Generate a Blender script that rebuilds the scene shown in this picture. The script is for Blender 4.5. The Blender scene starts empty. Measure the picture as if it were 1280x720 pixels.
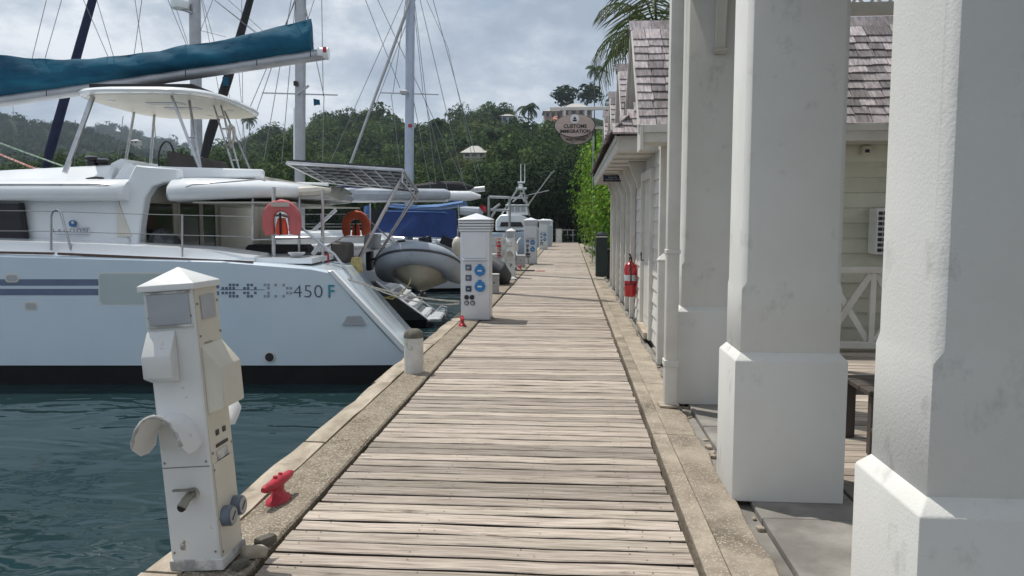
import bpy, bmesh, math, random
import numpy as np
from mathutils import Vector, Matrix
random.seed(7); np.random.seed(7)
R = math.radians
sc = bpy.context.scene
C = sc.collection
# ------------------------------------------------------------------ camera
F, CU, CV, EYE = 960.0, 640.0, 360.0, 1.65       # photo pixels: focal length, centre; eye height over the boards
PITCH = math.atan(84.0 / F)
YAW = math.atan(73.0 / F * math.cos(PITCH))
cam = bpy.data.cameras.new('camera'); camo = bpy.data.objects.new('camera', cam); C.objects.link(camo)
cam.sensor_width = 36; cam.lens = 36 * F / 1280; cam.clip_end = 6000; cam.clip_start = .05
camo.location = (0, 0, EYE); camo.rotation_euler = (math.pi / 2 - PITCH, 0, YAW)
sc.camera = camo
# ------------------------------------------------------------------ sky, sun, exposure
SUN_EL, SUN_AZ = R(66), R(-54)                    # azimuth from +Y towards +X
w = bpy.data.worlds.new('World'); sc.world = w; w.use_nodes = True
nt = w.node_tree; nt.nodes.clear()
def N(nt, t, **k):
    n = nt.nodes.new(t)
    for a, b in k.items():
        if a.startswith('i_'): n.inputs[a[2:].replace('_', ' ')].default_value = b
        else: setattr(n, a, b)
    return n
wo = N(nt, 'ShaderNodeOutputWorld'); bg = N(nt, 'ShaderNodeBackground'); bg.inputs[1].default_value = .10
sky = N(nt, 'ShaderNodeTexSky', sky_type='NISHITA', sun_disc=False, sun_elevation=SUN_EL, sun_rotation=SUN_AZ)
tc = N(nt, 'ShaderNodeTexCoord'); mp = N(nt, 'ShaderNodeMapping'); mp.inputs['Scale'].default_value = (1, 1, 2.1)
mp.inputs['Location'].default_value = (.35, .1, .22)
nt.links.new(tc.outputs['Generated'], mp.inputs[0])
n1 = N(nt, 'ShaderNodeTexNoise'); n1.inputs['Scale'].default_value = 2.6; n1.inputs['Detail'].default_value = 9; n1.inputs['Roughness'].default_value = .56
n2 = N(nt, 'ShaderNodeTexNoise'); n2.inputs['Scale'].default_value = 4.2; n2.inputs['Detail'].default_value = 10; n2.inputs['Roughness'].default_value = .6
mp2 = N(nt, 'ShaderNodeMapping'); mp2.inputs['Location'].default_value = (4.3, 1.7, 9.1); mp2.inputs['Scale'].default_value = (1, 1, 1.9)
nt.links.new(tc.outputs['Generated'], mp2.inputs[0])
nt.links.new(mp.outputs[0], n1.inputs['Vector']); nt.links.new(mp2.outputs[0], n2.inputs['Vector'])
r1 = N(nt, 'ShaderNodeValToRGB'); r1.color_ramp.elements[0].position = .25; r1.color_ramp.elements[1].position = .40
r2 = N(nt, 'ShaderNodeValToRGB')
e = r2.color_ramp.elements; e[0].position = .39; e[0].color = (3.8, 4.5, 5.6, 1); e[1].position = .61; e[1].color = (9.6, 10.0, 10.5, 1)
m = e.new(.5); m.color = (5.7, 6.35, 7.3, 1)
mx = N(nt, 'ShaderNodeMix', data_type='RGBA')
nt.links.new(n1.outputs[0], r1.inputs[0]); nt.links.new(n2.outputs[0], r2.inputs[0])
nt.links.new(r1.outputs[0], mx.inputs[0]); nt.links.new(sky.outputs[0], mx.inputs[6]); nt.links.new(r2.outputs[0], mx.inputs[7])
nt.links.new(mx.outputs[2], bg.inputs[0]); nt.links.new(bg.outputs[0], wo.inputs[0])
sd = Vector((math.sin(SUN_AZ) * math.cos(SUN_EL), math.cos(SUN_AZ) * math.cos(SUN_EL), math.sin(SUN_EL)))
sl = bpy.data.lights.new('sun', 'SUN'); sl.energy = 4.1; sl.angle = R(.6); sl.color = (1, .95, .87)
so = bpy.data.objects.new('sun', sl); C.objects.link(so); so.rotation_euler = (-sd).to_track_quat('-Z', 'Y').to_euler(); so.location = (-10, 10, 30)
vs = sc.view_settings; vs.view_transform = 'Standard'; vs.look = 'None'; vs.exposure = 0; vs.gamma = 1; vs.use_curve_mapping = False
sc.cycles.max_bounces = 7; sc.cycles.diffuse_bounces = 3; sc.cycles.glossy_bounces = 3; sc.cycles.transmission_bounces = 3
sc.cycles.volume_bounces = 0; sc.cycles.transparent_max_bounces = 6; sc.cycles.use_denoising = True; sc.cycles.caustics_reflective = False; sc.cycles.caustics_refractive = False
# ------------------------------------------------------------------ helpers
def V(u, v, D):                                    # a point of the place: right of the camera, D metres ahead, height over the boards
    r = (u - CU) / F; p = (CV - v) / F
    t = D / (math.cos(PITCH) + p * math.sin(PITCH))
    return Vector((r * t, D, EYE + t * (-math.sin(PITCH) + p * math.cos(PITCH))))
RZ = Matrix.Rotation(YAW, 4, 'Z')
def W(p): return RZ @ Vector(p)
OFF = {}
def tag(o, label=None, cat=None, group=None, kind=None):
    if label: o['label'] = label
    if cat: o['category'] = cat
    if group: o['group'] = group
    if kind: o['kind'] = kind
    return o
def thing(name, label, cat, base=(0, 0, 0), rz=None, group=None, kind=None, view=False, rot=None):
    """An Empty at the thing's base.  view=True: base and parts are given in the boats' axes (turned by YAW)."""
    o = bpy.data.objects.new(name, None); o.empty_display_size = .2; C.objects.link(o)
    b = Vector(base); o.location = W(b) if view else b
    o.rotation_euler = rot if rot else (0, 0, (YAW if view else 0) if rz is None else rz)
    OFF[o.name] = b if (rz is None and rot is None) else Vector((0, 0, 0))
    return tag(o, label, cat, group, kind)
def kids(o): return [c for c in bpy.data.objects if c.parent == o]
def copy_tree(o, parent=None):
    c = o.copy(); C.objects.link(c); c.parent = parent
    for ch in list(o.children): copy_tree(ch, c)
    return c
class MB:
    def __init__(s): s.v = []; s.f = []
    def add(s, vs, fs):
        n = len(s.v); s.v += [tuple(q) for q in vs]; s.f += [tuple(i + n for i in f) for f in fs]; return s
    def box(s, x0, x1, y0, y1, z0, z1):
        return s.add([(x0,y0,z0),(x1,y0,z0),(x1,y1,z0),(x0,y1,z0),(x0,y0,z1),(x1,y0,z1),(x1,y1,z1),(x0,y1,z1)],
                     [(3,2,1,0),(4,5,6,7),(0,1,5,4),(1,2,6,5),(2,3,7,6),(3,0,4,7)])
    def boxm(s, size, mat):
        a, b, c = [q / 2 for q in size]; t = MB().box(-a, a, -b, b, -c, c)
        return s.add([mat @ Vector(q) for q in t.v], t.f)
    def bar(s, p, q, wd, h=None, up=(0, 0, 1)):
        p, q = Vector(p), Vector(q); d = q - p; L = d.length; y = d.normalized()
        u = Vector(up); x = y.cross(u)
        if x.length < 1e-4: x = y.cross(Vector((1, 0, 0)))
        x.normalize(); z = x.cross(y)
        M4 = Matrix((x, y, z)).transposed().to_4x4(); M4.translation = (p + q) / 2
        return s.boxm((wd, L, h or wd), M4)
    def prism(s, poly, axis, a, b):
        n = len(poly)
        def P(q, c): return {'x': (c, q[0], q[1]), 'y': (q[0], c, q[1]), 'z': (q[0], q[1], c)}[axis]
        vs = [P(q, a) for q in poly] + [P(q, b) for q in poly]
        return s.add(vs, [tuple(range(n))[::-1], tuple(range(n, 2 * n))] + [(i, (i + 1) % n, n + (i + 1) % n, n + i) for i in range(n)])
    def loft(s, rings, caps=True, closed=True):
        n = len(rings[0]); vs = [q for r in rings for q in r]; fs = []
        for k in range(len(rings) - 1):
            for i in range(n if closed else n - 1):
                j = (i + 1) % n; fs.append((k*n+i, k*n+j, (k+1)*n+j, (k+1)*n+i))
        if caps: fs += [tuple(range(n))[::-1], tuple(range((len(rings)-1)*n, len(rings)*n))]
        return s.add(vs, fs)
    def tube(s, pts, r, n=8, caps=True):
        pts = [Vector(q) for q in pts]; rs = r if isinstance(r, (list, tuple)) else [r] * len(pts); rings = []; x = None
        for i, p in enumerate(pts):
            d = (pts[min(i+1, len(pts)-1)] - pts[max(i-1, 0)]).normalized()
            if x is None:
                x = d.cross(Vector((0, 0, 1)))
                if x.length < 1e-3: x = Vector((1, 0, 0))
            x = (x - d * x.dot(d)).normalized(); y = d.cross(x)
            rings.append([p + (x * math.cos(a) + y * math.sin(a)) * rs[i] for a in [2*math.pi*k/n for k in range(n)]])
        return s.loft(rings, caps)
    def lathe(s, prof, c=(0, 0, 0), n=20, axis='z'):
        rings = []
        for r, h in prof:
            ring = []
            for k in range(n):
                a = 2*math.pi*k/n; q = (r*math.cos(a), r*math.sin(a), h)
                if axis == 'y': q = (q[0], q[2], q[1])
                if axis == 'x': q = (q[2], q[0], q[1])
                ring.append((q[0]+c[0], q[1]+c[1], q[2]+c[2]))
            rings.append(ring)
        return s.loft(rings)
    def build(s, name, mat, parent=None, smooth=False, bevel=0, seg=1, fix=True, sharp=35):
        me = bpy.data.meshes.new(name)
        off = OFF.get(parent.name, Vector((0, 0, 0))) if parent else Vector((0, 0, 0))
        me.from_pydata([(q[0]-off[0], q[1]-off[1], q[2]-off[2]) for q in s.v], [], s.f)
        if fix or bevel:
            bm = bmesh.new(); bm.from_mesh(me)
            bmesh.ops.recalc_face_normals(bm, faces=bm.faces)
            if bevel:
                ed = [x for x in bm.edges if len(x.link_faces) == 2 and x.calc_face_angle(0) > R(28)]
                bmesh.ops.bevel(bm, geom=ed, offset=bevel, segments=seg, affect='EDGES', profile=.5, clamp_overlap=True)
            bm.to_mesh(me); bm.free()
        if smooth or bevel:
            me.polygons.foreach_set('use_smooth', [True] * len(me.polygons)); me.set_sharp_from_angle(angle=R(sharp))
        me.materials.append(mat)
        o = bpy.data.objects.new(name, me); C.objects.link(o); o.parent = parent
        OFF[o.name] = off
        return o
def tub(name, mat, parent, pts, r, n=6): return MB().tube(pts, r, n).build(name, mat, parent, smooth=True, fix=False)
def sag(p, q, s, n=10):
    p, q = Vector(p), Vector(q)
    return [p.lerp(q, t / n) - Vector((0, 0, s * 4 * (t / n) * (1 - t / n))) for t in range(n + 1)]
def text(body, size, loc, rot, mat, parent, name='lettering', align='CENTER', sx=1, extrude=.0015, bold=0, space=1):
    cu = bpy.data.curves.new(name, 'FONT'); cu.body = body; cu.size = size; cu.align_x = align; cu.align_y = 'CENTER'; cu.extrude = extrude; cu.offset = bold; cu.space_character = space
    tmp = bpy.data.objects.new('tmp', cu); C.objects.link(tmp); dg_ = bpy.context.evaluated_depsgraph_get()
    me = bpy.data.meshes.new_from_object(tmp.evaluated_get(dg_)); bpy.data.objects.remove(tmp); bpy.data.curves.remove(cu)
    me.materials.clear(); me.materials.append(mat); o = bpy.data.objects.new(name, me); C.objects.link(o); o.parent = parent
    off = OFF.get(parent.name, Vector((0, 0, 0))) if parent else Vector((0, 0, 0))
    o.location = Vector(loc) - off; o.rotation_euler = rot; o.scale = (sx, 1, 1); return o
# ------------------------------------------------------------------ materials
def M(name, col, rough=.5, metal=0, col2=None, scale=4, detail=5, lo=.35, hi=.65, bump=0, bscale=40, stretch=(1, 1, 1), rand=0, hue=None,
      speck=None, stain=None, spec=.5, island=0, coat=0, bstretch=None):
    """Noise between two colours; rand: object-to-object brightness; speck=(colour, scale, threshold); stain=(colour, scale, lo, hi)."""
    m = bpy.data.materials.new(name); m.use_nodes = True; t = m.node_tree; b = t.nodes['Principled BSDF']; L = t.links.new
    b.inputs['Roughness'].default_value = rough; b.inputs['Metallic'].default_value = metal; b.inputs['Specular IOR Level'].default_value = spec
    if coat: b.inputs['Coat Weight'].default_value = coat; b.inputs['Coat Roughness'].default_value = .08
    co = N(t, 'ShaderNodeTexCoord'); mp = N(t, 'ShaderNodeMapping'); mp.inputs['Scale'].default_value = stretch
    vec = co.outputs['Object']; oi = N(t, 'ShaderNodeObjectInfo')
    if rand:                                        # shift the pattern from piece to piece
        ad = N(t, 'ShaderNodeVectorMath', operation='ADD'); ml = N(t, 'ShaderNodeVectorMath', operation='SCALE'); ml.inputs[0].default_value = (37, 53, 71)
        L(oi.outputs['Random'], ml.inputs['Scale']); L(vec, ad.inputs[0]); L(ml.outputs[0], ad.inputs[1]); vec = ad.outputs[0]
    L(vec, mp.inputs[0])
    n = N(t, 'ShaderNodeTexNoise'); n.inputs['Scale'].default_value = scale; n.inputs['Detail'].default_value = detail; n.inputs['Roughness'].default_value = .6
    L(mp.outputs[0], n.inputs['Vector'])
    rp = N(t, 'ShaderNodeMapRange'); rp.inputs[1].default_value = lo; rp.inputs[2].default_value = hi; L(n.outputs[0], rp.inputs[0])
    c2 = col2 or tuple(q * .86 for q in col)
    mx = N(t, 'ShaderNodeMix', data_type='RGBA'); mx.inputs[6].default_value = (*col, 1); mx.inputs[7].default_value = (*c2, 1); L(rp.outputs[0], mx.inputs[0]); out = mx.outputs[2]
    if stain:
        n3 = N(t, 'ShaderNodeTexNoise'); n3.inputs['Scale'].default_value = stain[1]; n3.inputs['Detail'].default_value = 7; n3.inputs['Roughness'].default_value = .65
        mp3 = N(t, 'ShaderNodeMapping'); mp3.inputs['Location'].default_value = (3, 7, 1)
        if len(stain) > 4: mp3.inputs['Scale'].default_value = stain[4]
        L(vec, mp3.inputs[0]); L(mp3.outputs[0], n3.inputs['Vector'])
        r3 = N(t, 'ShaderNodeMapRange'); r3.inputs[1].default_value = stain[2]; r3.inputs[2].default_value = stain[3]; L(n3.outputs[0], r3.inputs[0])
        m3 = N(t, 'ShaderNodeMix', data_type='RGBA'); m3.inputs[7].default_value = (*stain[0], 1); L(r3.outputs[0], m3.inputs[0]); L(out, m3.inputs[6]); out = m3.outputs[2]
    if speck:
        vo = N(t, 'ShaderNodeTexVoronoi'); vo.inputs['Scale'].default_value = speck[1]; L(vec, vo.inputs['Vector'])
        hs = N(t, 'ShaderNodeSeparateColor'); L(vo.outputs['Color'], hs.inputs[0])
        cm = N(t, 'ShaderNodeMath', operation='GREATER_THAN'); cm.inputs[1].default_value = speck[2]; L(hs.outputs[0], cm.inputs[0])
        m4 = N(t, 'ShaderNodeMix', data_type='RGBA'); m4.inputs[7].default_value = (*speck[0], 1); L(cm.outputs[0], m4.inputs[0]); L(out, m4.inputs[6]); out = m4.outputs[2]
    if rand or island:
        src = oi.outputs['Random']
        if island: g = N(t, 'ShaderNodeNewGeometry'); src = g.outputs['Random Per Island']
        k = island or rand
        mr = N(t, 'ShaderNodeMapRange'); mr.inputs[3].default_value = 1 - k; mr.inputs[4].default_value = 1 + k; L(src, mr.inputs[0])
        hv = N(t, 'ShaderNodeHueSaturation'); L(mr.outputs[0], hv.inputs['Value']); L(out, hv.inputs['Color']); out = hv.outputs[0]
        if hue:
            wn = N(t, 'ShaderNodeTexWhiteNoise', noise_dimensions='1D'); L(src, wn.inputs['W'])
            mh = N(t, 'ShaderNodeMapRange'); mh.inputs[3].default_value = .5 - hue; mh.inputs[4].default_value = .5 + hue; L(wn.outputs[0], mh.inputs[0]); L(mh.outputs[0], hv.inputs['Hue'])
    L(out, b.inputs['Base Color'])
    if bump:
        nb = N(t, 'ShaderNodeTexNoise'); nb.inputs['Scale'].default_value = bscale; nb.inputs['Detail'].default_value = 6
        mb = N(t, 'ShaderNodeMapping'); mb.inputs['Scale'].default_value = bstretch or stretch; L(vec, mb.inputs[0]); L(mb.outputs[0], nb.inputs['Vector'])
        bp = N(t, 'ShaderNodeBump'); bp.inputs['Strength'].default_value = bump; bp.inputs['Distance'].default_value = .01; L(nb.outputs[0], bp.inputs['Height']); L(bp.outputs[0], b.inputs['Normal'])
    return m
def leaf_mat(name, c1, c2, trans=.2, island=.35, scale=.2, stain=None):
    m = M(name, c1, rough=.8, col2=c2, scale=scale, detail=3, lo=.4, hi=.6, island=island, hue=.02, spec=.12, stain=stain)
    t = m.node_tree; b = t.nodes['Principled BSDF']; o = t.nodes['Material Output']
    src = b.inputs['Base Color'].links[0].from_socket
    tr = N(t, 'ShaderNodeBsdfTranslucent'); mx = N(t, 'ShaderNodeMixShader'); mx.inputs[0].default_value = trans
    t.links.new(src, tr.inputs[0]); t.links.new(b.outputs[0], mx.inputs[1]); t.links.new(tr.outputs[0], mx.inputs[2]); t.links.new(mx.outputs[0], o.inputs[0]); return m
m_plank = M('weathered_plank', (.455, .40, .345), .8, col2=(.18, .145, .115), scale=11, detail=10, lo=.40, hi=.72, stretch=(.3, 6, 4), bump=.8, bscale=18, bstretch=(.35, 7, 4), rand=.30, hue=.006,
            stain=((.11, .085, .065), 3.2, .60, .74, (.9, 5, 2)), spec=.2)
m_agg = M('exposed_aggregate', (.29, .25, .195), .9, col2=(.17, .14, .105), scale=4.5, lo=.35, hi=.7, bump=1, bscale=110, speck=((.40, .355, .285), 110, .78), stain=((.14, .11, .08), 2.2, .5, .7), spec=.2)
m_coping = M('concrete_coping', (.50, .44, .36), .85, col2=(.28, .235, .18), scale=3, bump=.5, bscale=30, stretch=(2, .6, 2), spec=.2, rand=.1, stain=((.17, .14, .11), 3, .58, .72))
m_strip = M('smooth_concrete_band', (.375, .325, .26), .88, col2=(.22, .185, .145), scale=2.4, bump=.6, bscale=45, speck=((.42, .375, .31), 130, .9), stain=((.13, .11, .085), 1.3, .52, .7), rand=.12, spec=.2)
m_paving = M('grey_paving', (.30, .285, .26), .85, col2=(.17, .16, .145), scale=2.5, bump=.4, bscale=35, rand=.12, stain=((.12, .11, .10), 1.1, .55, .75), spec=.25)
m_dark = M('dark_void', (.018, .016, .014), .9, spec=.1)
m_wallface = M('quay_wall_concrete', (.20, .18, .15), .9, col2=(.08, .075, .06), scale=2, bump=.5, bscale=20)
m_stucco = M('cream_white_stucco', (.70, .70, .675), .8, col2=(.65, .65, .62), scale=1.6, bump=.16, bscale=110, stain=((.50, .495, .475), 5.5, .60, .76, (1, 1, .8)), spec=.25)
m_whitewood = M('white_painted_wood', (.66, .65, .61), .6, col2=(.55, .54, .50), scale=2.5, bump=.12, bscale=30, stretch=(1, 1, 1), rand=.05, stain=((.36, .35, .31), 4, .66, .80), spec=.3)
m_clap = M('cream_clapboard', (.68, .68, .56), .6, col2=(.57, .57, .46), scale=2, bump=.12, bscale=30, rand=.07, stain=((.25, .25, .2), 2.5, .62, .8, (.5, 1, 1.5)), spec=.3)
m_clapw = M('white_clapboard', (.68, .67, .63), .6, col2=(.57, .56, .53), scale=2, bump=.12, bscale=30, rand=.05, stain=((.35, .34, .32), 3, .64, .8), spec=.3)
m_shingle = M('weathered_shingle', (.38, .345, .35), .85, col2=(.19, .165, .17), scale=9, detail=6, stretch=(4, .7, .7), bump=.4, bscale=25, bstretch=(6, .8, .8), rand=.5, hue=.012, spec=.2)
m_shingle_mass = M('weathered_shingle_mass', (.38, .345, .35), .85, col2=(.19, .165, .17), scale=9, stretch=(4, .7, .7), island=.5, spec=.2)
m_gel = M('white_gelcoat', (.76, .79, .81), .22, col2=(.72, .75, .775), scale=1.5, coat=.3)
m_hullgel = M('cool_white_hull_gelcoat', (.60, .69, .765), .2, col2=(.56, .65, .73), scale=1.2, coat=.4)
m_gelcream = M('cream_gelcoat', (.66, .63, .55), .4, col2=(.60, .57, .50), scale=1.5)
m_beige = M('beige_bulkhead', (.40, .37, .31), .5, col2=(.35, .32, .27), scale=2)
m_boot = M('black_antifouling', (.008, .008, .009), .5, col2=(.014, .014, .014), scale=3)
m_stripe = M('slate_blue_stripe', (.13, .17, .27), .35)
m_logo_dark = M('dark_blue_grey_print', (.06, .085, .14), .4)
m_logo_teal = M('teal_print', (.03, .26, .34), .4)
m_pixel = M('blue_grey_print', (.12, .15, .22), .4)
m_pixel2 = M('pale_grey_print', (.30, .33, .38), .4)
m_glass = M('dark_window_glass', (.010, .010, .013), .12, col2=(.02, .018, .024), scale=1, spec=.35)
m_hullglass = M('pale_hull_window', (.46, .52, .52), .18, col2=(.42, .48, .48), scale=1)
m_steel = M('stainless_steel', (.52, .53, .55), .28, metal=.9, col2=(.40, .41, .43), scale=6)
m_alu = M('grey_aluminium', (.42, .43, .45), .4, metal=.5, col2=(.35, .36, .38), scale=3)
m_alublue = M('blue_grey_mast_paint', (.42, .48, .58), .4, metal=.2, col2=(.36, .42, .52), scale=3)
m_teal = M('teal_canvas', (.010, .115, .19), .75, col2=(.005, .06, .115), scale=2.5, bump=.8, bscale=6, stretch=(.5, 1, 1.6), spec=.25)
m_navy = M('navy_canvas', (.010, .018, .06), .8, col2=(.006, .010, .04), scale=3, bump=.3, bscale=9)
m_blue = M('royal_blue_canvas', (.012, .045, .19), .75, col2=(.008, .03, .13), scale=2.5, bump=.3, bscale=8)
m_bluetop = M('pale_blue_awning', (.06, .16, .36), .7, col2=(.04, .12, .30), scale=3)
m_black = M('black_canvas', (.010, .010, .012), .8, col2=(.016, .016, .018), scale=5, bump=.3, bscale=9)
m_greycov = M('grey_sail_cover', (.42, .46, .52), .7, col2=(.33, .37, .42), scale=3, bump=.3, bscale=9)
m_seat = M('brown_grey_vinyl', (.075, .065, .06), .6, col2=(.055, .048, .045), scale=8)
m_teak = M('brown_teak_trim', (.13, .085, .065), .6, col2=(.09, .06, .05), scale=10)
m_rope = M('white_rope', (.55, .53, .48), .85, col2=(.36, .34, .30), scale=30)
m_ropey = M('yellow_rope', (.50, .42, .18), .85, col2=(.34, .28, .12), scale=30)
m_roper = M('red_rope', (.55, .06, .04), .85, col2=(.6, .5, .45), scale=40, lo=.45, hi=.55)
m_ropeg = M('green_rope', (.10, .26, .16), .85, col2=(.4, .42, .38), scale=40, lo=.45, hi=.55)
m_wire = M('rigging_wire', (.22, .23, .24), .45, metal=.4)
m_pink = M('faded_red_vinyl', (.52, .13, .13), .65, col2=(.44, .10, .10), scale=5, bump=.15, bscale=20)
m_orange = M('orange_vinyl', (.60, .12, .05), .65, col2=(.48, .09, .04), scale=5, bump=.15, bscale=20)
m_orangefl = M('orange_red_nylon', (.70, .07, .02), .6, col2=(.5, .05, .02), scale=9)
m_rib = M('grey_hypalon', (.34, .38, .44), .45, col2=(.28, .32, .37), scale=2.5, stain=((.16, .17, .18), 3, .6, .8))
m_ribdark = M('dark_grey_rubber', (.05, .055, .065), .6)
m_ribhull = M('cream_dinghy_hull', (.50, .47, .38), .4, col2=(.40, .37, .30), scale=3)
m_hullshade = M('shaded_hull_gelcoat', (.115, .12, .115), .35, col2=(.095, .10, .098), scale=1.5)  # far hull's gelcoat darkened to grey for its shadow side
m_ped = M('white_powder_coat', (.68, .70, .73), .4, col2=(.62, .64, .68), scale=2, stain=((.45, .45, .43), 6, .66, .8))
m_pedold = M('chipped_white_pedestal', (.70, .71, .71), .45, col2=(.62, .63, .62), scale=2, stain=((.26, .23, .19), 13, .655, .69), bump=.06, bscale=15)
m_pedcream = M('yellowed_white_panel', (.65, .62, .53), .5, col2=(.57, .54, .46), scale=2.5, stain=((.30, .25, .17), 9, .66, .75))
m_pedgrey = M('frosted_grey_window', (.40, .42, .45), .3, col2=(.33, .35, .38), scale=6)
m_peelgrey = M('peeling_grey', (.30, .30, .29), .7, col2=(.60, .60, .57), scale=10, lo=.45, hi=.6)
m_bluesock = M('bright_blue_socket', (.02, .20, .50), .35)
m_greysock = M('grey_socket', (.12, .15, .19), .4)
m_navysock = M('navy_socket', (.02, .04, .10), .4)
m_blackpl = M('black_plastic', (.012, .012, .013), .45)
m_whitepl = M('white_plastic', (.75, .75, .74), .4)
m_brass = M('dull_brass', (.27, .26, .22), .45, metal=.6)
m_gauge = M('grey_gauge_face', (.32, .33, .34), .4)
m_red = M('red_enamel', (.46, .022, .045), .38, col2=(.36, .015, .03), scale=8, stain=((.10, .035, .02), 14, .56, .68), bump=.2, bscale=25)
m_rust = M('rust_stain', (.22, .10, .04), .9)
m_bollard = M('bollard_paint', (.66, .65, .61), .75, col2=(.50, .49, .46), scale=5, bump=.3, bscale=30, stain=((.26, .25, .23), 7, .60, .70))
m_bolltop = M('bollard_cap_concrete', (.17, .155, .13), .9, col2=(.08, .075, .06), scale=12, bump=.6, bscale=40)
m_greenpost = M('dark_green_paint', (.006, .022, .017), .45, col2=(.004, .015, .012), scale=4)
m_exting = M('extinguisher_red', (.50, .012, .02), .25, coat=.4)
m_oval = M('pinkish_sign_wood', (.50, .42, .37), .7, col2=(.42, .34, .30), scale=4, stretch=(.5, 1, 6), bump=.25, bscale=12)
m_oval2 = M('pale_sign_wood', (.50, .45, .40), .7, col2=(.42, .37, .33), scale=4, stretch=(.5, 1, 6))
m_letters = M('black_sign_paint', (.02, .012, .012), .6)
m_signblue = M('navy_sign', (.008, .014, .05), .5)
m_signw = M('pale_sign_lettering', (.6, .62, .66), .6)
m_chair = M('dark_brown_wood', (.075, .06, .05), .6, col2=(.05, .04, .033), scale=8, stretch=(1, 1, .3))
m_terr = M('forest_floor', (.022, .040, .014), .95, col2=(.012, .024, .009), scale=.2, spec=.1)
m_ground = M('bare_ground', (.20, .18, .14), .95, col2=(.12, .11, .08), scale=.6)
m_trunk = M('grey_brown_bark', (.10, .085, .065), .9, col2=(.05, .04, .03), scale=5, stretch=(2, 2, .5), bump=.6, bscale=12)
m_leafA = leaf_mat('dark_shore_foliage', (.014, .034, .009), (.052, .092, .023), island=.55, scale=.22, stain=((.075, .105, .025), .17, .56, .65))
m_leafB = leaf_mat('hill_foliage', (.017, .040, .010), (.074, .122, .033), island=.55, scale=.16, stain=((.11, .125, .03), .13, .56, .64))
m_leafC = leaf_mat('far_foliage', (.020, .040, .020), (.042, .066, .033), island=.35, scale=.03)
m_leafD = leaf_mat('mangrove_foliage', (.012, .026, .009), (.026, .048, .015), island=.5, scale=.25)
m_leafH = leaf_mat('bright_hedge_leaf', (.075, .17, .016), (.15, .26, .030), trans=.35, island=.5, scale=1.2)
m_palm = leaf_mat('palm_frond_leaf', (.060, .095, .030), (.11, .13, .06), island=.35, scale=.8)
m_palmfar = leaf_mat('far_palm_leaf', (.035, .06, .022), (.05, .08, .03), island=.35, scale=.8)
m_pinkwall = M('pink_hotel_render', (.42, .33, .28), .8, col2=(.36, .28, .24), scale=.5)
m_creamwall = M('cream_house_render', (.52, .49, .42), .8, col2=(.45, .42, .36), scale=.5)
m_bluewall = M('pale_blue_house_render', (.42, .48, .55), .8)
m_roofred = M('red_roof_metal', (.40, .13, .08), .6)
m_roofgrey = M('pale_grey_roof', (.42, .40, .37), .6)
m_farglass = M('far_window_dark', (.03, .035, .04), .2)
# ================================================================== SETTING
def water_mat():
    m = bpy.data.materials.new('harbour_water'); m.use_nodes = True; t = m.node_tree; b = t.nodes['Principled BSDF']; L = t.links.new
    b.inputs['Base Color'].default_value = (.014, .034, .038, 1); b.inputs['Roughness'].default_value = .035; b.inputs['IOR'].default_value = 1.33
    co = N(t, 'ShaderNodeTexCoord'); h = None
    for s, st, d, dist in ((.9, (.8, 1.5, 1), 1, 1.6), (2.6, (.8, 1.5, 1), 1, 1.2), (7, (.8, 1.6, 1), 2, .4)):
        mp = N(t, 'ShaderNodeMapping'); mp.inputs['Scale'].default_value = st; mp.inputs['Rotation'].default_value = (0, 0, .3 * s); L(co.outputs['Object'], mp.inputs[0])
        n = N(t, 'ShaderNodeTexNoise'); n.inputs['Scale'].default_value = s; n.inputs['Detail'].default_value = d; n.inputs['Roughness'].default_value = .45; n.inputs['Distortion'].default_value = dist
        L(mp.outputs[0], n.inputs['Vector'])
        k = N(t, 'ShaderNodeMath', operation='MULTIPLY'); k.inputs[1].default_value = {.9: .13, 2.6: .022, 7: .0025}[s]; L(n.outputs[0], k.inputs[0])
        if h is None: h = k.outputs[0]
        else: a = N(t, 'ShaderNodeMath', operation='ADD'); L(h, a.inputs[0]); L(k.outputs[0], a.inputs[1]); h = a.outputs[0]
    pm_ = N(t, 'ShaderNodeTexNoise'); pm_.inputs['Scale'].default_value = .22; pm_.inputs['Detail'].default_value = 2; L(co.outputs['Object'], pm_.inputs['Vector'])
    pr_ = N(t, 'ShaderNodeMapRange'); pr_.inputs[1].default_value = .42; pr_.inputs[2].default_value = .62; pr_.inputs[3].default_value = .25; pr_.inputs[4].default_value = 1.25; L(pm_.outputs[0], pr_.inputs[0])
    pk_ = N(t, 'ShaderNodeMath', operation='MULTIPLY'); L(h, pk_.inputs[0]); L(pr_.outputs[0], pk_.inputs[1]); h = pk_.outputs[0]
    bp = N(t, 'ShaderNodeBump'); bp.inputs['Strength'].default_value = 1; bp.inputs['Distance'].default_value = .75; L(h, bp.inputs['Height']); L(bp.outputs[0], b.inputs['Normal'])
    return m
WL = -.75
tag(MB().add([(-2500, -300, WL), (2500, -300, WL), (2500, 3500, WL), (-2500, 3500, WL)], [(0, 1, 2, 3)]).build('water', water_mat()), kind='structure')
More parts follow.
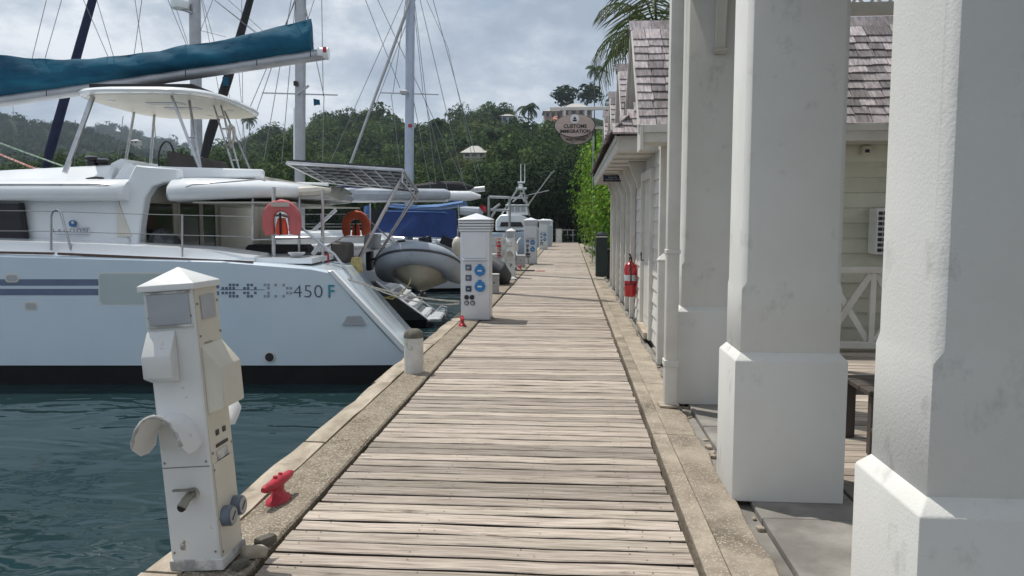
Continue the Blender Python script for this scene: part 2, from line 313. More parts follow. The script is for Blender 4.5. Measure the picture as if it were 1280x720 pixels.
# ---- hills: heights along each sight line, in the boats' axes
def zt(v, D, tree): return EYE + (276 - v) / F * D * 1.004 - tree
def ip(u, tab): return float(np.interp(u, [q[0] for q in tab], [q[1] for q in tab]))
A_TOP = [(-900, 190), (0, 193), (100, 186), (150, 190), (210, 178), (300, 190), (400, 195), (500, 200), (560, 196), (600, 190), (640, 176), (700, 165), (760, 170), (1000, 175), (2300, 185)]
B_TOP = [(-900, 225), (0, 225), (250, 205), (300, 188), (330, 174), (400, 160), (450, 152), (500, 150), (535, 158), (560, 152), (600, 142), (640, 136), (665, 150), (690, 147), (700, 138), (750, 135), (800, 140), (1000, 130), (2300, 190)]
C_TOP = [(-900, 160), (-300, 120), (0, 137), (30, 142), (60, 152), (100, 154), (130, 162), (170, 174), (200, 184), (230, 196), (300, 215), (500, 230), (2300, 230)]
D_TOP = [(-900, 190), (60, 185), (100, 172), (120, 158), (150, 156), (175, 158), (195, 172), (220, 176), (260, 186), (300, 178), (340, 160), (380, 156), (410, 160), (450, 175), (700, 200), (2300, 200)]
HA, HB, HC, HD = 7.0, 5.0, 6.0, 8.0
US = list(range(-900, 2301, 40))
DS = [56, 60, 66, 80, 95, 120, 150, 180, 210, 235, 270, 330, 400, 460, 520, 580, 700, 850, 950, 1000, 1300]
def ground_z(u, D):
    zA = max(.6, zt(ip(u, A_TOP), 90, HA)); zB = max(.8, zt(ip(u, B_TOP), 235, HB)); zC = max(1, zt(ip(u, C_TOP), 520, HC)); zD = max(1, zt(ip(u, D_TOP), 950, HD))
    wob = 1.2 * math.sin(u * .021 + D * .05) + .9 * math.sin(u * .047 - D * .03)
    return float(np.interp(D, [56, 61, 66, 90, 105, 235, 300, 520, 620, 950, 1300], [-2.5, -1.0, -.3, zA, zA + .6, zB, zB * .55, zC, zC * .7, zD, zD * .3])) + wob * min(1, max(0, (D - 70) / 60))
vs_, fs_ = [], []
for D in DS:
    for u in US:
        x = (u - CU) / F * D * 1.004; vs_.append(W((x, D, ground_z(u, D))))
nu = len(US)
for i in range(len(DS) - 1):
    for j in range(nu - 1): fs_.append((i*nu+j, i*nu+j+1, (i+1)*nu+j+1, (i+1)*nu+j))
hb = MB(); hb.add(vs_, fs_); tag(hb.build('hills', m_terr, smooth=True, sharp=180), kind='structure')
# ---- foliage: leaf-sized faces spread through lumpy crowns
def crown(nq, size, lumps=7, flat=.75, seed=0, spread=.62, scale=None):
    """nq leaf quads on the skins of several lumps inside a unit crown (radius about 1, bottom at z=-.6)."""
    g = np.random.RandomState(seed)
    c = g.normal(size=(lumps, 3)); c /= np.linalg.norm(c, axis=1)[:, None]; c *= (spread * g.uniform(.5, 1, (lumps, 1))); c[:, 2] *= flat; c[0] = (0, 0, .15)
    r = g.uniform(.34, .55, lumps); r[0] = .62
    k = g.choice(lumps, nq, p=r**2 / (r**2).sum())
    d = g.normal(size=(nq, 3)); d /= np.linalg.norm(d, axis=1)[:, None]
    p = c[k] + d * r[k][:, None] * g.uniform(.72, 1.08, (nq, 1)) * np.array([1, 1, flat])
    if scale is not None: p = p * np.array(scale); d = d / np.array(scale); d /= np.linalg.norm(d, axis=1)[:, None]
    n = d + g.normal(scale=.33, size=(nq, 3)) + np.array([0, 0, .35]); n /= np.linalg.norm(n, axis=1)[:, None]
    a = np.cross(n, g.normal(size=(nq, 3))); a /= np.linalg.norm(a, axis=1)[:, None]; b = np.cross(n, a)
    s = size * g.uniform(.6, 1.35, (nq, 1)); e = g.uniform(.45, .8, (nq, 1))
    q = np.stack([p - a*s, p - b*s*e + n*s*.15, p + a*s, p + b*s*e + n*s*.15], 1)
    return q.reshape(-1, 3)
def mesh_quads(name, V4, mat, parent=None, k=4):
    n = len(V4) // k; me = bpy.data.meshes.new(name)
    me.vertices.add(len(V4)); me.vertices.foreach_set('co', np.ascontiguousarray(V4, dtype=np.float32).ravel())
    me.loops.add(k*n); me.loops.foreach_set('vertex_index', np.arange(k*n, dtype=np.int32))
    me.polygons.add(n); me.polygons.foreach_set('loop_start', np.arange(0, k*n, k, dtype=np.int32))
    me.update(); me.validate(); me.materials.append(mat)
    o = bpy.data.objects.new(name, me); C.objects.link(o); o.parent = parent; return o
def forest(name, label, mat, crowns, spots):
    parts = []
    for (x, D, z, s, h) in spots:
        q = crowns[random.randrange(len(crowns))].reshape(-1, 4, 3)[:, (0, 1, 2)].reshape(-1, 3) * np.array([s, s, h]); a = random.uniform(0, 6.28); ca, sa = math.cos(a), math.sin(a)
        q = q @ np.array([[ca, sa, 0], [-sa, ca, 0], [0, 0, 1]]); p = W((x, D, z)); parts.append(q + np.array(p))
    o = mesh_quads(name, np.concatenate(parts), mat, k=3); tag(o, label, 'forest', kind='stuff'); return o
def spots(n, u0, u1, d0, d1, s0, s1, lift, hs=(1.0, 1.4), skip=None):
    out = []
    while len(out) < n:
        u = random.uniform(u0, u1); D = math.sqrt(random.uniform(d0*d0, d1*d1)); s = random.uniform(s0, s1) * random.choice((.8, 1, 1, 1.25)); h = s * random.uniform(*hs)
        if skip and skip(u, D): continue
        out.append(((u - CU) / F * D * 1.004, D, ground_z(u, D) + lift * h, s, h))
    return out
crA = [crown(2300, .062, 12, seed=i) for i in range(6)]
crB = [crown(1350, .080, 11, seed=20 + i) for i in range(6)]
crB2 = [crown(480, .125, 9, seed=30 + i) for i in range(6)]
crC = [crown(120, .24, 6, seed=40 + i) for i in range(5)]
def clear(u, D): return (640 < u < 760 and D > 185) or (572 < u < 612 and 125 < D < 138) or (612 < u < 650 and 196 < D < 215)
forest('far_forest', 'hazy wooded hills far beyond the boats', m_leafC, crC, spots(1700, -350, 420, 290, 530, 2.6, 4.2, .55) + spots(800, -300, 520, 780, 960, 4.5, 7, .55))
forest('hill_forest', 'dense green tropical forest covering the upper hill behind the masts', m_leafB, crB2, spots(1050, 60, 1000, 145, 240, 2.0, 3.8, .6, skip=clear) + spots(90, 280, 1000, 228, 240, 2.4, 4.4, .7, (1.1, 1.7), skip=clear))
forest('lower_hill_forest', 'leafy green trees on the lower slope behind the masts', m_leafB, crB, spots(420, -80, 900, 96, 146, 1.9, 3.7, .6, skip=clear) + [((u - CU) / F * 121 * 1.004, 121, V(u, 196 + dv, 121).z - 2.0, 2.3, 2.6) for u, dv in ((570, -1), (578, 1), (586, 0), (594, 2), (602, 0), (610, 1), (617, -2), (582, 16), (598, 16))])
forest('shore_forest', 'dark green trees massed along the far shore', m_leafA, crA, spots(200, -180, 640, 66, 96, 2.4, 3.6, .72, (1.0, 1.5)) + spots(40, 700, 1200, 70, 96, 2.4, 3.6, .72))
def tree(name, label, u, D, h, rad, mat, crowns, group=None, flat=1.0, trunk=.16, z=None):
    b = Vector(((u - CU) / F * D * 1.004, D, ground_z(u, D) - .3 if z is None else z)); t = thing(name, label, 'tree', b, view=True, group=group)
    tr = MB(); top = b + Vector((.3, 0, h * .72))
    tr.tube([b, b + Vector((.12, .05, h*.3)), b + Vector((.2, 0, h*.55)), top], [trunk, trunk*.8, trunk*.6, trunk*.3], 7)
    for k in range(5):
        a = k * 1.26 + h; s = b + Vector((.15, 0, h * (.35 + .06 * k))); tr.tube([s, s + Vector((math.cos(a)*rad*.35, math.sin(a)*rad*.35, h*.14)), s + Vector((math.cos(a)*rad*.7, math.sin(a)*rad*.7, h*.22))], [trunk*.45, trunk*.3, trunk*.12], 5)
    tr.build('trunk', m_trunk, t, smooth=True, fix=False)
    q = crowns[random.randrange(len(crowns))] * np.array([rad, rad, rad * flat]); a = random.uniform(0, 6.28); ca, sa = math.cos(a), math.sin(a)
    q = q @ np.array([[ca, sa, 0], [-sa, ca, 0], [0, 0, 1]]) + np.array([.2, 0, h - rad * flat * .8]); mesh_quads('crown', q, mat, t); return t
crM = [crown(3400, .052, 14, seed=60 + i, flat=.85) for i in range(4)]
crM2 = [crown(420, .14, 8, seed=70 + i, flat=.85) for i in range(4)]
# mangroves standing behind the end of the boardwalk
MG = 'dark mangroves behind the end of the boardwalk'
for u, D, h, rad, lb in ((606, 63, 6.6, 2.6, 'dark mangrove above the flags, leftmost of the shore row'), (632, 65, 7.4, 2.8, 'dark mangrove behind the fishing boat tower, left of its mast'), (655, 62, 7.2, 2.7, 'dark mangrove directly behind the white fishing boat'),
                         (676, 65, 8.6, 3.0, 'tall dark mangrove under the customs sign, left half'), (694, 61, 7.4, 2.6, 'dark mangrove behind the far pedestals'), (712, 64, 8.4, 3.0, 'dark mangrove straight beyond the end of the boardwalk'), (733, 66, 9.0, 3.2, 'tall dark mangrove behind the bright green bushes')):
    tree('mangrove_tree', lb, u, D, h, rad, m_leafD, crM, MG, 1.3, .14, z=-.9)
    for k in range(2): pass
# the low skirt of the mangroves down to the water
forest('mangrove_undergrowth', 'dark tangled mangrove undergrowth along the waterline', m_leafD, [crown(1700, .075, 9, seed=90 + i) for i in range(3)],
       [((u - CU) / F * D, D, random.uniform(-.2, 3.2), random.uniform(1.3, 2.0), random.uniform(1.3, 2.0)) for u, D in [(random.uniform(560, 760), random.uniform(60.5, 66)) for _ in range(75)]])
tree('ridge_tree', 'broad dark tree on the ridge left of the pink hotel', 706, 222, 10.5, 5.2, m_leafD, crM2, 'dark trees on the ridge', .75, .3)
tree('ridge_tree', 'broad dark tree on the ridge behind the pink hotel roof', 731, 226, 10.5, 5.0, m_leafD, crM2, 'dark trees on the ridge', .8, .3)
tree('ridge_tree', 'small round tree standing alone left of the hotel', 669, 220, 4.8, 1.5, m_leafD, crM2, 'dark trees on the ridge', 1.0, .15)
tree('ridge_tree', 'wide crowned tree beside the pale blue house on the ridge', 626, 222, 8.5, 5.2, m_leafB, crM2, 'dark trees on the ridge', .7, .3)
# ---- palms
def palm(name, label, base, h, L, n, mat, seed, group=None, nl=16, lw=.05, lean=(0, 0), tr=.13, elmin=-.4):
    g = random.Random(seed); b = Vector(base); t = thing(name, label, 'palm tree', b, view=True, group=group); top = b + Vector((lean[0], lean[1], h))
    MB().tube([b, b + Vector((lean[0]*.2, lean[1]*.2, h*.4)), b + Vector((lean[0]*.6, lean[1]*.6, h*.75)), top], [tr*1.3, tr, tr*.9, tr*.8], 9).build('trunk', m_trunk, t, smooth=True, fix=False)
    for k in range(n):
        az = 2*math.pi*k/n + g.uniform(-.2, .2); el = g.uniform(elmin, 1.15); d = Vector((math.cos(az), math.sin(az), 0)); l = L * g.uniform(.8, 1.1)
        pts = []; p = top.copy(); e_ = el
        for s in range(9):
            pts.append(p.copy()); p = p + (d * math.cos(e_) + Vector((0, 0, math.sin(e_)))) * (l / 8); e_ -= .20 + .03 * s
        fm = MB(); fm.tube(pts, [.022 * L / 2 * (1 - .09 * i) for i in range(9)], 4)
        side = d.cross(Vector((0, 0, 1)))
        for j in range(nl):
            f = .12 + .86 * j / nl; i = min(7, int(f * 8)); q = pts[i].lerp(pts[i+1], f * 8 - i); along = (pts[i+1] - pts[i]).normalized()
            ll = L * .34 * math.sin(math.pi * min(1, .25 + f * .72)) * g.uniform(.85, 1.1)
            for sgn in (-1, 1):
                dr = (side * sgn * .8 + along * .55 + Vector((0, 0, -.35 - g.uniform(0, .4)))).normalized(); tip = q + dr * ll + Vector((0, 0, -ll * .18)); wv = along * lw
                fm.add([q - wv, q + wv, q.lerp(tip, .6) + wv * .7 + Vector((0, 0, .02)), tip, q.lerp(tip, .6) - wv * .7], [(0, 1, 2, 3, 4)])
        fm.build('frond', mat, t, fix=False)
    return t
palm('palm_tree', 'tall palm with drooping fronds rising behind the shingled roof', V(815, 352, 23.5) * 1, 7.4, 3.3, 17, m_palm, 4, nl=26, lw=.022, elmin=-.15)
for u, D, h, L, lb in ((741, 222, 14.5, 4.2, 'palm crown above the pink hotel on the ridge'), (549, 150, 8.5, 3.4, 'palm on the hillside straight right of the tall mast'), (614, 128, 7.5, 3.0, 'palm standing beside the pale roofed house'), (660, 160, 9, 3.4, 'palm halfway up the hill left of the customs sign'), (29, 505, 20, 6, 'lone palm on the skyline of the far left hill'), (318, 222, 12, 3.5, 'palm on the ridge left of the first tall mast')):
    palm('palm_tree', lb, ((u - CU) / F * D * 1.004, D, ground_z(u, D)), h, L, 13, m_palmfar, int(u), 'palms on the hill', nl=10, lw=.16)
# ---- houses on the hill
def house(name, label, u0, u1, v0, v1, D, depth, wall, roof, roofh, rows, cols, roofmat=None, hip=True, base_extra=6):
    p0, p1 = V(u0, v0, D), V(u1, v1, D); x0, x1, z1, z0 = p0.x, p1.x, p0.z, p1.z
    t = thing(name, label, 'building', ((x0+x1)/2, D, z0 - base_extra), view=True)
    MB().box(x0, x1, D, D + depth, z0 - base_extra, z1).build('wall', wall, t)
    ov = .5; xm = (x1 - x0) / 2 * .7
    MB().add([(x0-ov, D-ov, z1), (x1+ov, D-ov, z1), (x1+ov, D+depth+ov, z1), (x0-ov, D+depth+ov, z1), (x0+xm, D+depth/2, z1+roofh), (x1-xm, D+depth/2, z1+roofh)],
             [(3, 2, 1, 0), (0, 1, 5, 4), (1, 2, 5), (2, 3, 4, 5), (3, 0, 4)]).build('roof', roofmat, t)
    cw, rh = (x1 - x0) / cols, (z1 - z0) / rows
    for r in range(rows):
        for c in range(cols):
            xa, za = x0 + cw * (c + .22), z0 + rh * (r + .25)
            wf = MB().box(xa, xa + cw * .56, D - .12, D + .02, za, za + rh * .55).build('window', m_farglass, t)
            MB().box(xa - .1, xa + cw * .56 + .1, D - .3, D - .13, za - .25, za - .08).build('sill', wall, wf)
    return t
hotel = house('hotel', 'large pink hotel with balconies on the ridge behind the customs sign', 703, 740, 136, 168, 205, 9, m_pinkwall, None, 2.0, 3, 4, m_roofgrey)
for r in range(3):
    p = V(703, 149 + 8 * r, 203.6); q = V(738, 149 + 8 * r, 203.6); MB().box(p.x, q.x, 203.6, 205, p.z - .35, p.z).build('balcony', m_creamwall, hotel)
house('hotel_wing', 'lower left wing of the pink hotel with rows of openings', 681, 702, 139, 166, 207, 8, m_pinkwall, None, 1.0, 3, 3, m_roofgrey)
house('hut', 'small red roofed hut in front of the hotel wing', 690, 700, 152, 166, 198, 3, m_pinkwall, None, 1.6, 1, 1, m_roofred)
house('house', 'pale roofed bungalow among the trees on the hillside', 579, 607, 191, 197, 126, 4, m_creamwall, None, 1.3, 1, 3, m_roofgrey, base_extra=7)
house('house', 'small pale blue house near the top of the hill', 627, 642, 145, 154, 203, 4, m_bluewall, None, .7, 1, 2, m_roofgrey)
house('house', 'tiny white house on the far hazy hillside', 163, 172, 176, 180, 505, 6, m_creamwall, None, 1.2, 1, 2, m_roofgrey)

# ================================================================== BOARDWALK
Y0, YE = 1.2, 60.0
XL, XR = -1.47, .61
walk = tag(bpy.data.objects.new('boardwalk', None), kind='structure'); C.objects.link(walk)
pitch = .138; y = Y0; meshes = []
m_edge = M('gap_shade_plank_edge', (.05, .04, .032), .9); m_nail = M('rusty_nail_head', (.07, .05, .04), .7)  # plank sides painted dark brown to stand for shade in the gaps
for k in range(6):
    b = MB(); wd = pitch - random.uniform(.016, .024); xa, xb = XL + random.uniform(0, .012), XR - random.uniform(0, .012)
    n = 6; rings = []
    for i in range(n + 1):
        x = xa + (xb - xa) * i / n; j = random.uniform(-.0025, .0025); zz = random.uniform(-.003, .003)
        rings.append([(x, -wd/2 + j, -.035), (x, wd/2 + j, -.035), (x, wd/2 + j - .001, -.005 + zz), (x, wd/2 + j - .006, zz), (x, -wd/2 + j + .006, zz), (x, -wd/2 + j + .001, -.005 + zz)])
    b.loft(rings); meshes.append(b)
pm = []
for b in meshes:
    nq_ = len(b.f) - 2
    for x_ in (-1.38, -1.30, -.79, -.71, -.24, -.16, .31, .39, .52):
        for y_ in (-.033, .033):
            if random.random() < .55: continue
            xx, yy_, s_ = x_ + random.uniform(-.008, .008), y_ + random.uniform(-.006, .006), .0045
            b.add([(xx + s_ * math.cos(a_), yy_ + s_ * math.sin(a_), .0045) for a_ in (0, 1.05, 2.09, 3.14, 4.19, 5.24)], [(0, 1, 2, 3, 4, 5)])
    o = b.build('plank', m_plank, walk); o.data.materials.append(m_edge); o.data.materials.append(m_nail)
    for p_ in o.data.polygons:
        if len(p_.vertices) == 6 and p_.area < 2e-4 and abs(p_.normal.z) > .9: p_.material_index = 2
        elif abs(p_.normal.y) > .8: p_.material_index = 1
    pm.append(o.data); bpy.data.objects.remove(o)
cnt = 0
while cnt < 300:
    o = bpy.data.objects.new('plank', random.choice(pm)); C.objects.link(o); o.parent = walk
    o.location = (random.uniform(-.006, .006), y, random.uniform(-.002, .002)); o.rotation_euler = (random.uniform(-.005, .005), random.uniform(-.001, .001), random.uniform(-.0025, .0025))
    y += pitch * random.choice((1, 1, 1, 1.02, .985)); cnt += 1
fb = MB()
while y < YE:
    fb.box(XL, XR, y - .062, y + .062, -.035, random.uniform(-.004, .004)); y += pitch
o = fb.build('far_planks', M('weathered_plank_far', (.48, .42, .355), .8, col2=(.30, .245, .20), scale=9, stretch=(.22, 3, 3), island=.22, spec=.2), walk); o['kind'] = 'stuff'
joist = MB()
for x in (-1.3, -.75, -.2, .35): joist.box(x - .04, x + .04, Y0, YE, -.2, -.04)
joist.build('joists', m_dark, walk)
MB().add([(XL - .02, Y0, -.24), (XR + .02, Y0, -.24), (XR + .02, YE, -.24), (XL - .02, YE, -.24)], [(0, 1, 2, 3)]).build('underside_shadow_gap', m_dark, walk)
# left quay edge: aggregate strip and outer coping in lengths
quay = tag(bpy.data.objects.new('quay_edge', None), kind='structure'); C.objects.link(quay)
MB().box(-1.80, XL - .03, Y0, YE, -.30, .012).build('aggregate_strip', m_agg, quay, bevel=.012)
y = Y0; k = 0
while y < YE:
    l = random.uniform(2.0, 2.6); b = MB(); e0 = -1.985 + random.uniform(-.012, .012)
    rings = []
    for i in range(9):
        yy = y + .012 + (l - .024) * i / 8; jo = random.uniform(-.012, .012); ji = random.uniform(-.010, .010); jz = random.uniform(-.004, .004)
        rings.append([(e0 + jo, yy, -.16), (-1.805 + ji, yy, -.16), (-1.805 + ji, yy, .014 + jz), (e0 + jo + .02, yy, .018 + jz), (e0 + jo, yy, -.005)])
    b.loft(rings).build('coping_length', m_coping, quay); y += l; k += 1
MB().box(-1.96, XL - .04, Y0, YE, -1.6, -.165).build('quay_wall', m_wallface, quay)
# right edge bands
rb = tag(bpy.data.objects.new('concrete_border', None), kind='structure'); C.objects.link(rb)
y = Y0
for l in [2.1, 2.6, 1.9, 2.3, 3.0, 3.2, 3.4] + [4.0] * 9:
    MB().box(XR + .035, XR + .15, y + .006, y + l - .006, -.3, .008 + random.uniform(-.003, .003)).build('inner_band', m_strip, rb, bevel=.006)
    b = MB(); rings = []
    for i in range(13):
        yy = y + .006 + (l - .012) * i / 12; j = random.uniform(-.018, .012)
        rings.append([(XR + .154, yy, -.3), (1.0 + j, yy, -.3), (1.0 + j, yy, -.02), (1.0 + j - .012, yy, -.004 + random.uniform(-.006, .002)), (XR + .17, yy, .004), (XR + .154, yy, -.002)])
    b.loft(rings).build('outer_band', m_strip, rb); y += l
    if y > YE: break
# ground and paving on the right
tag(MB().add([(1.02, -40, -.10), (400, -40, -.10), (400, 70, -.10), (1.02, 70, -.10)], [(0, 1, 2, 3)]).build('ground', m_ground), kind='structure')
MB().box(.98, 1.085, -5, 60, -1.7, -.055).build('retaining_edge', m_paving, rb)
pav = tag(bpy.data.objects.new('paving', None), kind='structure'); C.objects.link(pav)
for i in range(11):
    for j in range(2):
        xa = 1.09 + j * .62; xb = xa + .605; ya = -.6 + i * .98
        if j == 1 and ya > 4.4: continue
        MB().box(xa, xb, ya, ya + .965, -.12, -.018 + random.uniform(-.006, .006)).build('paving_slab', m_paving, pav, bevel=.006)
for k in range(34):                                # broken mortar and stones in the joint beside the border
    yy = random.uniform(2.6, 9); s = random.uniform(.015, .035)
    if k == 0: jb = MB()
    jb.boxm((s * 1.4, s * 2.2, s), Matrix.Translation((1.045 + random.uniform(-.015, .02), yy, -.062 + random.uniform(0, .02))) @ Matrix.Rotation(random.uniform(-.5, .5), 4, 'Z') @ Matrix.Rotation(random.uniform(-.3, .3), 4, 'X'))
o = jb.build('joint_rubble', m_coping, pav, bevel=.006); o['kind'] = 'stuff'
# wooden terrace and porch right of the columns
ter = tag(bpy.data.objects.new('terrace_deck', None), kind='structure'); C.objects.link(ter)
tb = MB().box(-2.3, 2.3, -.066, .066, -.03, 0).build('plank', m_plank, ter); td = tb.data; bpy.data.objects.remove(tb)
for k in range(18):
    o = bpy.data.objects.new('plank', td); C.objects.link(o); o.parent = ter; o.location = (4.02, 4.95 + k * .141, .0 + random.uniform(-.003, .003))
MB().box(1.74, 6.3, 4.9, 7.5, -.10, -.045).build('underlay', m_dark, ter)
por = tag(bpy.data.objects.new('porch_deck', None), kind='structure'); C.objects.link(por)
for k in range(15):
    o = bpy.data.objects.new('plank', td); C.objects.link(o); o.parent = por; o.location = (4.02, 7.60 + k * .141, .155 + random.uniform(-.003, .003))
MB().box(1.74, 6.3, 7.55, 9.62, -.10, .10).build('porch_fascia', m_wallface, por)
# ================================================================== COLUMNS
def column(label, y0, base_h=.83, H=4.1):
    """Square stucco pier: wide plinth with weathered top, chamfered shaft."""
    x0, x1, d = .972, 1.62, .49; t = thing('column', label, 'column', ((x0+x1)/2, y0 + d/2, -.02), group='stucco columns along the boardwalk')
    a = .037; ay = .044; bt = base_h
    rings = [[(x0, y0, -.02), (x1, y0, -.02), (x1, y0+d, -.02), (x0, y0+d, -.02)], [(x0, y0, bt), (x1, y0, bt), (x1, y0+d, bt), (x0, y0+d, bt)],
             [(x0+a, y0+ay, bt+.045), (x1-a, y0+ay, bt+.045), (x1-a, y0+d-ay, bt+.045), (x0+a, y0+d-ay, bt+.045)]]
    MB().loft(rings).build('plinth', m_stucco, t, bevel=.006, seg=2)
    X0, X1, Ya, Yb = x0+a, x1-a, y0+ay, y0+d-ay
    def ring(z, c): return [(X0+c, Ya, z), (X1-c, Ya, z), (X1, Ya+c, z), (X1, Yb-c, z), (X1-c, Yb, z), (X0+c, Yb, z), (X0, Yb-c, z), (X0, Ya+c, z)]
    e = .0015
    MB().loft([ring(bt+.03, e), ring(bt+.42, e), ring(bt+.46, .030), ring(H, .030)]).build('shaft', m_stucco, t, bevel=.003)
    return t
column('nearest stucco column, cut off by the right edge of the picture', 2.15)
column('middle stucco column with its whole plinth in view', 4.55)
c3 = column('third stucco column, behind the white downpipe', 7.0)
# beam carried by the columns, with its bracket and the lattice behind
bt = thing('beam', 'white painted beam resting on the row of stucco columns', 'beam', (1.28, 0, 4.1))
MB().box(1.04, 1.52, -.3, 7.6, 4.1, 4.34).build('beam_board', m_whitewood, bt, bevel=.01)
MB().box(.74, 6.6, -6, 7.75, 4.445, 4.56).build('unseen_roof_deck', m_whitewood, bt)  # unseen roof slab, added to keep sky light off the column fronts
for k in range(14): MB().box(.78, 2.2, .1 + k*.56, .17 + k*.56, 4.345, 4.44).build('rafter', m_whitewood, bt, bevel=.004)
br = thing('bracket', 'curved white bracket on the third column just below the beam', 'bracket', (1.30, 6.95, 3.3))
prof = [(7.018, 3.15), (6.985, 3.15), (6.97, 3.20), (6.955, 3.38), (6.92, 3.55), (6.84, 3.72), (6.70, 3.86), (6.62, 3.90), (6.62, 4.0), (7.018, 4.0)]
MB().prism(prof, 'x', 1.25, 1.34).build('scroll', m_whitewood, br, bevel=.006)
MB().prism([(7.018, 3.11), (6.97, 3.13), (6.96, 3.148), (7.018, 3.148)], 'x', 1.238, 1.352).build('foot', m_whitewood, br)
lt = thing('lattice_screen', 'white lattice panel on a beam above the shingled roof', 'lattice', (3.2, 8.3, 3.9))
MB().box(1.9, 6, 8.25, 8.37, 3.75, 3.86).build('rail', m_whitewood, lt); MB().box(1.9, 6, 8.25, 8.37, 4.45, 4.57).build('rail', m_whitewood, lt)
for k in range(22):
    x = 1.95 + k * .18
    MB().bar((x, 8.29, 3.862), (x + .48, 8.29, 4.448), .03, .012, (0, 1, 0)).build('slat', m_whitewood, lt); MB().bar((x + .48, 8.325, 3.862), (x, 8.325, 4.448), .03, .012, (0, 1, 0)).build('slat', m_whitewood, lt)
for x in (1.9, 5.9): MB().box(x, x+.12, 8.24, 8.38, .17, 4.6).build('post', m_whitewood, lt)
# downpipe and capped post
dp = thing('downpipe', 'square white downpipe standing in front of the third column', 'downpipe', (.905, 6.98, 0))
MB().box(.845, .955, 6.80, 6.93, .0, 4.2).build('pipe', m_whitewood, dp, bevel=.012, seg=2)
MB().box(.835, .965, 6.79, 6.945, .36, .42).build('strap', m_whitewood, dp, bevel=.005); MB().box(.838, .962, 6.792, 6.94, 1.36, 1.40).build('strap', m_whitewood, dp, bevel=.005)
MB().box(.80, .96, 6.75, 6.94, .004, .02).build('foot', m_coping, dp)
cp = thing('post', 'short white post with pointed cap beside the downpipe', 'post', (1.09, 9.1, 0))
MB().box(1.025, 1.155, 9.02, 9.16, -.02, 1.18).build('shaft', m_whitewood, cp, bevel=.006)
MB().loft([[(1.02, 9.015, 1.18), (1.16, 9.015, 1.18), (1.16, 9.165, 1.18), (1.02, 9.165, 1.18)], [(1.02, 9.015, 1.2), (1.16, 9.015, 1.2), (1.16, 9.165, 1.2), (1.02, 9.165, 1.2)], [(1.085, 9.085, 1.27), (1.095, 9.085, 1.27), (1.095, 9.095, 1.27), (1.085, 9.095, 1.27)]]).build('cap', m_whitewood, cp)

# ================================================================== CUSTOMS BUILDING
WX, WY, WYE = 1.13, 9.66, 20.3
bd = thing('customs_building', 'white clapboard customs building with a row of shingled gables', 'building', (3.5, 15, -.1))
MB().box(WX + .03, 6.2, WY + .03, WYE, -.1, 2.72).build('wall', m_whitewood, bd)
for k in range(15):                                 # cream boards of the wall facing the viewer
    z = -.02 + k * .183
    MB().add([(WX + .02, WY - .004, z), (6.2, WY - .004, z), (6.2, WY + .028, z), (WX + .02, WY + .028, z), (WX + .02, WY + .018, z + .192), (6.2, WY + .018, z + .192), (6.2, WY + .028, z + .192), (WX + .02, WY + .028, z + .192)],
             [(3, 2, 1, 0), (4, 5, 6, 7), (0, 1, 5, 4), (1, 2, 6, 5), (2, 3, 7, 6), (3, 0, 4, 7)]).build('clapboard', m_clap, bd)
doorY = (10.75, 11.95)
for k in range(15):                                 # boards of the wall along the boardwalk, either side of the door
    z = .0 + k * .183
    for ya, yb in ((WY + .12, doorY[0] - .12), (doorY[1] + .12, WYE)):
        MB().add([(WX - .006, ya, z), (WX + .028, ya, z), (WX + .028, yb, z), (WX - .006, yb, z), (WX + .016, ya, z + .192), (WX + .028, ya, z + .192), (WX + .028, yb, z + .192), (WX + .016, yb, z + .192)],
                 [(3, 2, 1, 0), (4, 5, 6, 7), (0, 1, 5, 4), (1, 2, 6, 5), (2, 3, 7, 6), (3, 0, 4, 7)]).build('clapboard', m_clapw, bd)
MB().box(WX - .03, WX + .12, WY - .03, WY + .12, -.1, 2.70).build('corner_post', m_whitewood, bd, bevel=.004)
dr = MB().box(WX + .004, WX + .027, doorY[0], doorY[1], .1, 2.25).build('door', m_whitewood, bd)
for (ya, yb, za, zb) in ((doorY[0]-.12, doorY[0], .0, 2.37), (doorY[1], doorY[1]+.12, .0, 2.37), (doorY[0], doorY[1], 2.25, 2.37)):
    MB().box(WX - .05, WX + .026, ya, yb, za, zb).build('frame', m_whitewood, dr, bevel=.004)
MB().box(WX - .10, WX + .024, doorY[0] + .002, doorY[1] - .002, .0, .09).build('threshold', m_coping, dr)
tub('handle', m_blackpl, dr, [(WX - .01, doorY[1] - .1, 1.05), (WX - .05, doorY[1] - .1, 1.05), (WX - .05, doorY[1] - .1, 1.17)], .012)
for zc in (.62, 1.65): MB().box(WX - .008, WX + .003, doorY[0] + .14, doorY[1] - .14, zc - .38, zc + .38).build('panel', m_whitewood, dr, bevel=.004)
PY = [13.55, 14.7, 16.2, 17.7, 19.2, 20.22]
for yy in PY: MB().box(WX - .085, WX - .008, yy - .07, yy + .07, -.04, 2.56).build('pilaster', m_whitewood, bd, bevel=.004)
for yy in [12.2] + PY[:5]:
    MB().prism([(WX - .012, 2.15), (WX - .10, 2.15), (WX - .11, 2.24), (WX - .20, 2.44), (WX - .24, 2.565), (WX - .012, 2.565)], 'y', yy - .04, yy + .04).build('bracket', m_whitewood, bd, bevel=.004)
MB().box(WX - .03, WX + .02, doorY[1] + .5, WYE, -.06, -.005).build('plinth', m_wallface, bd)
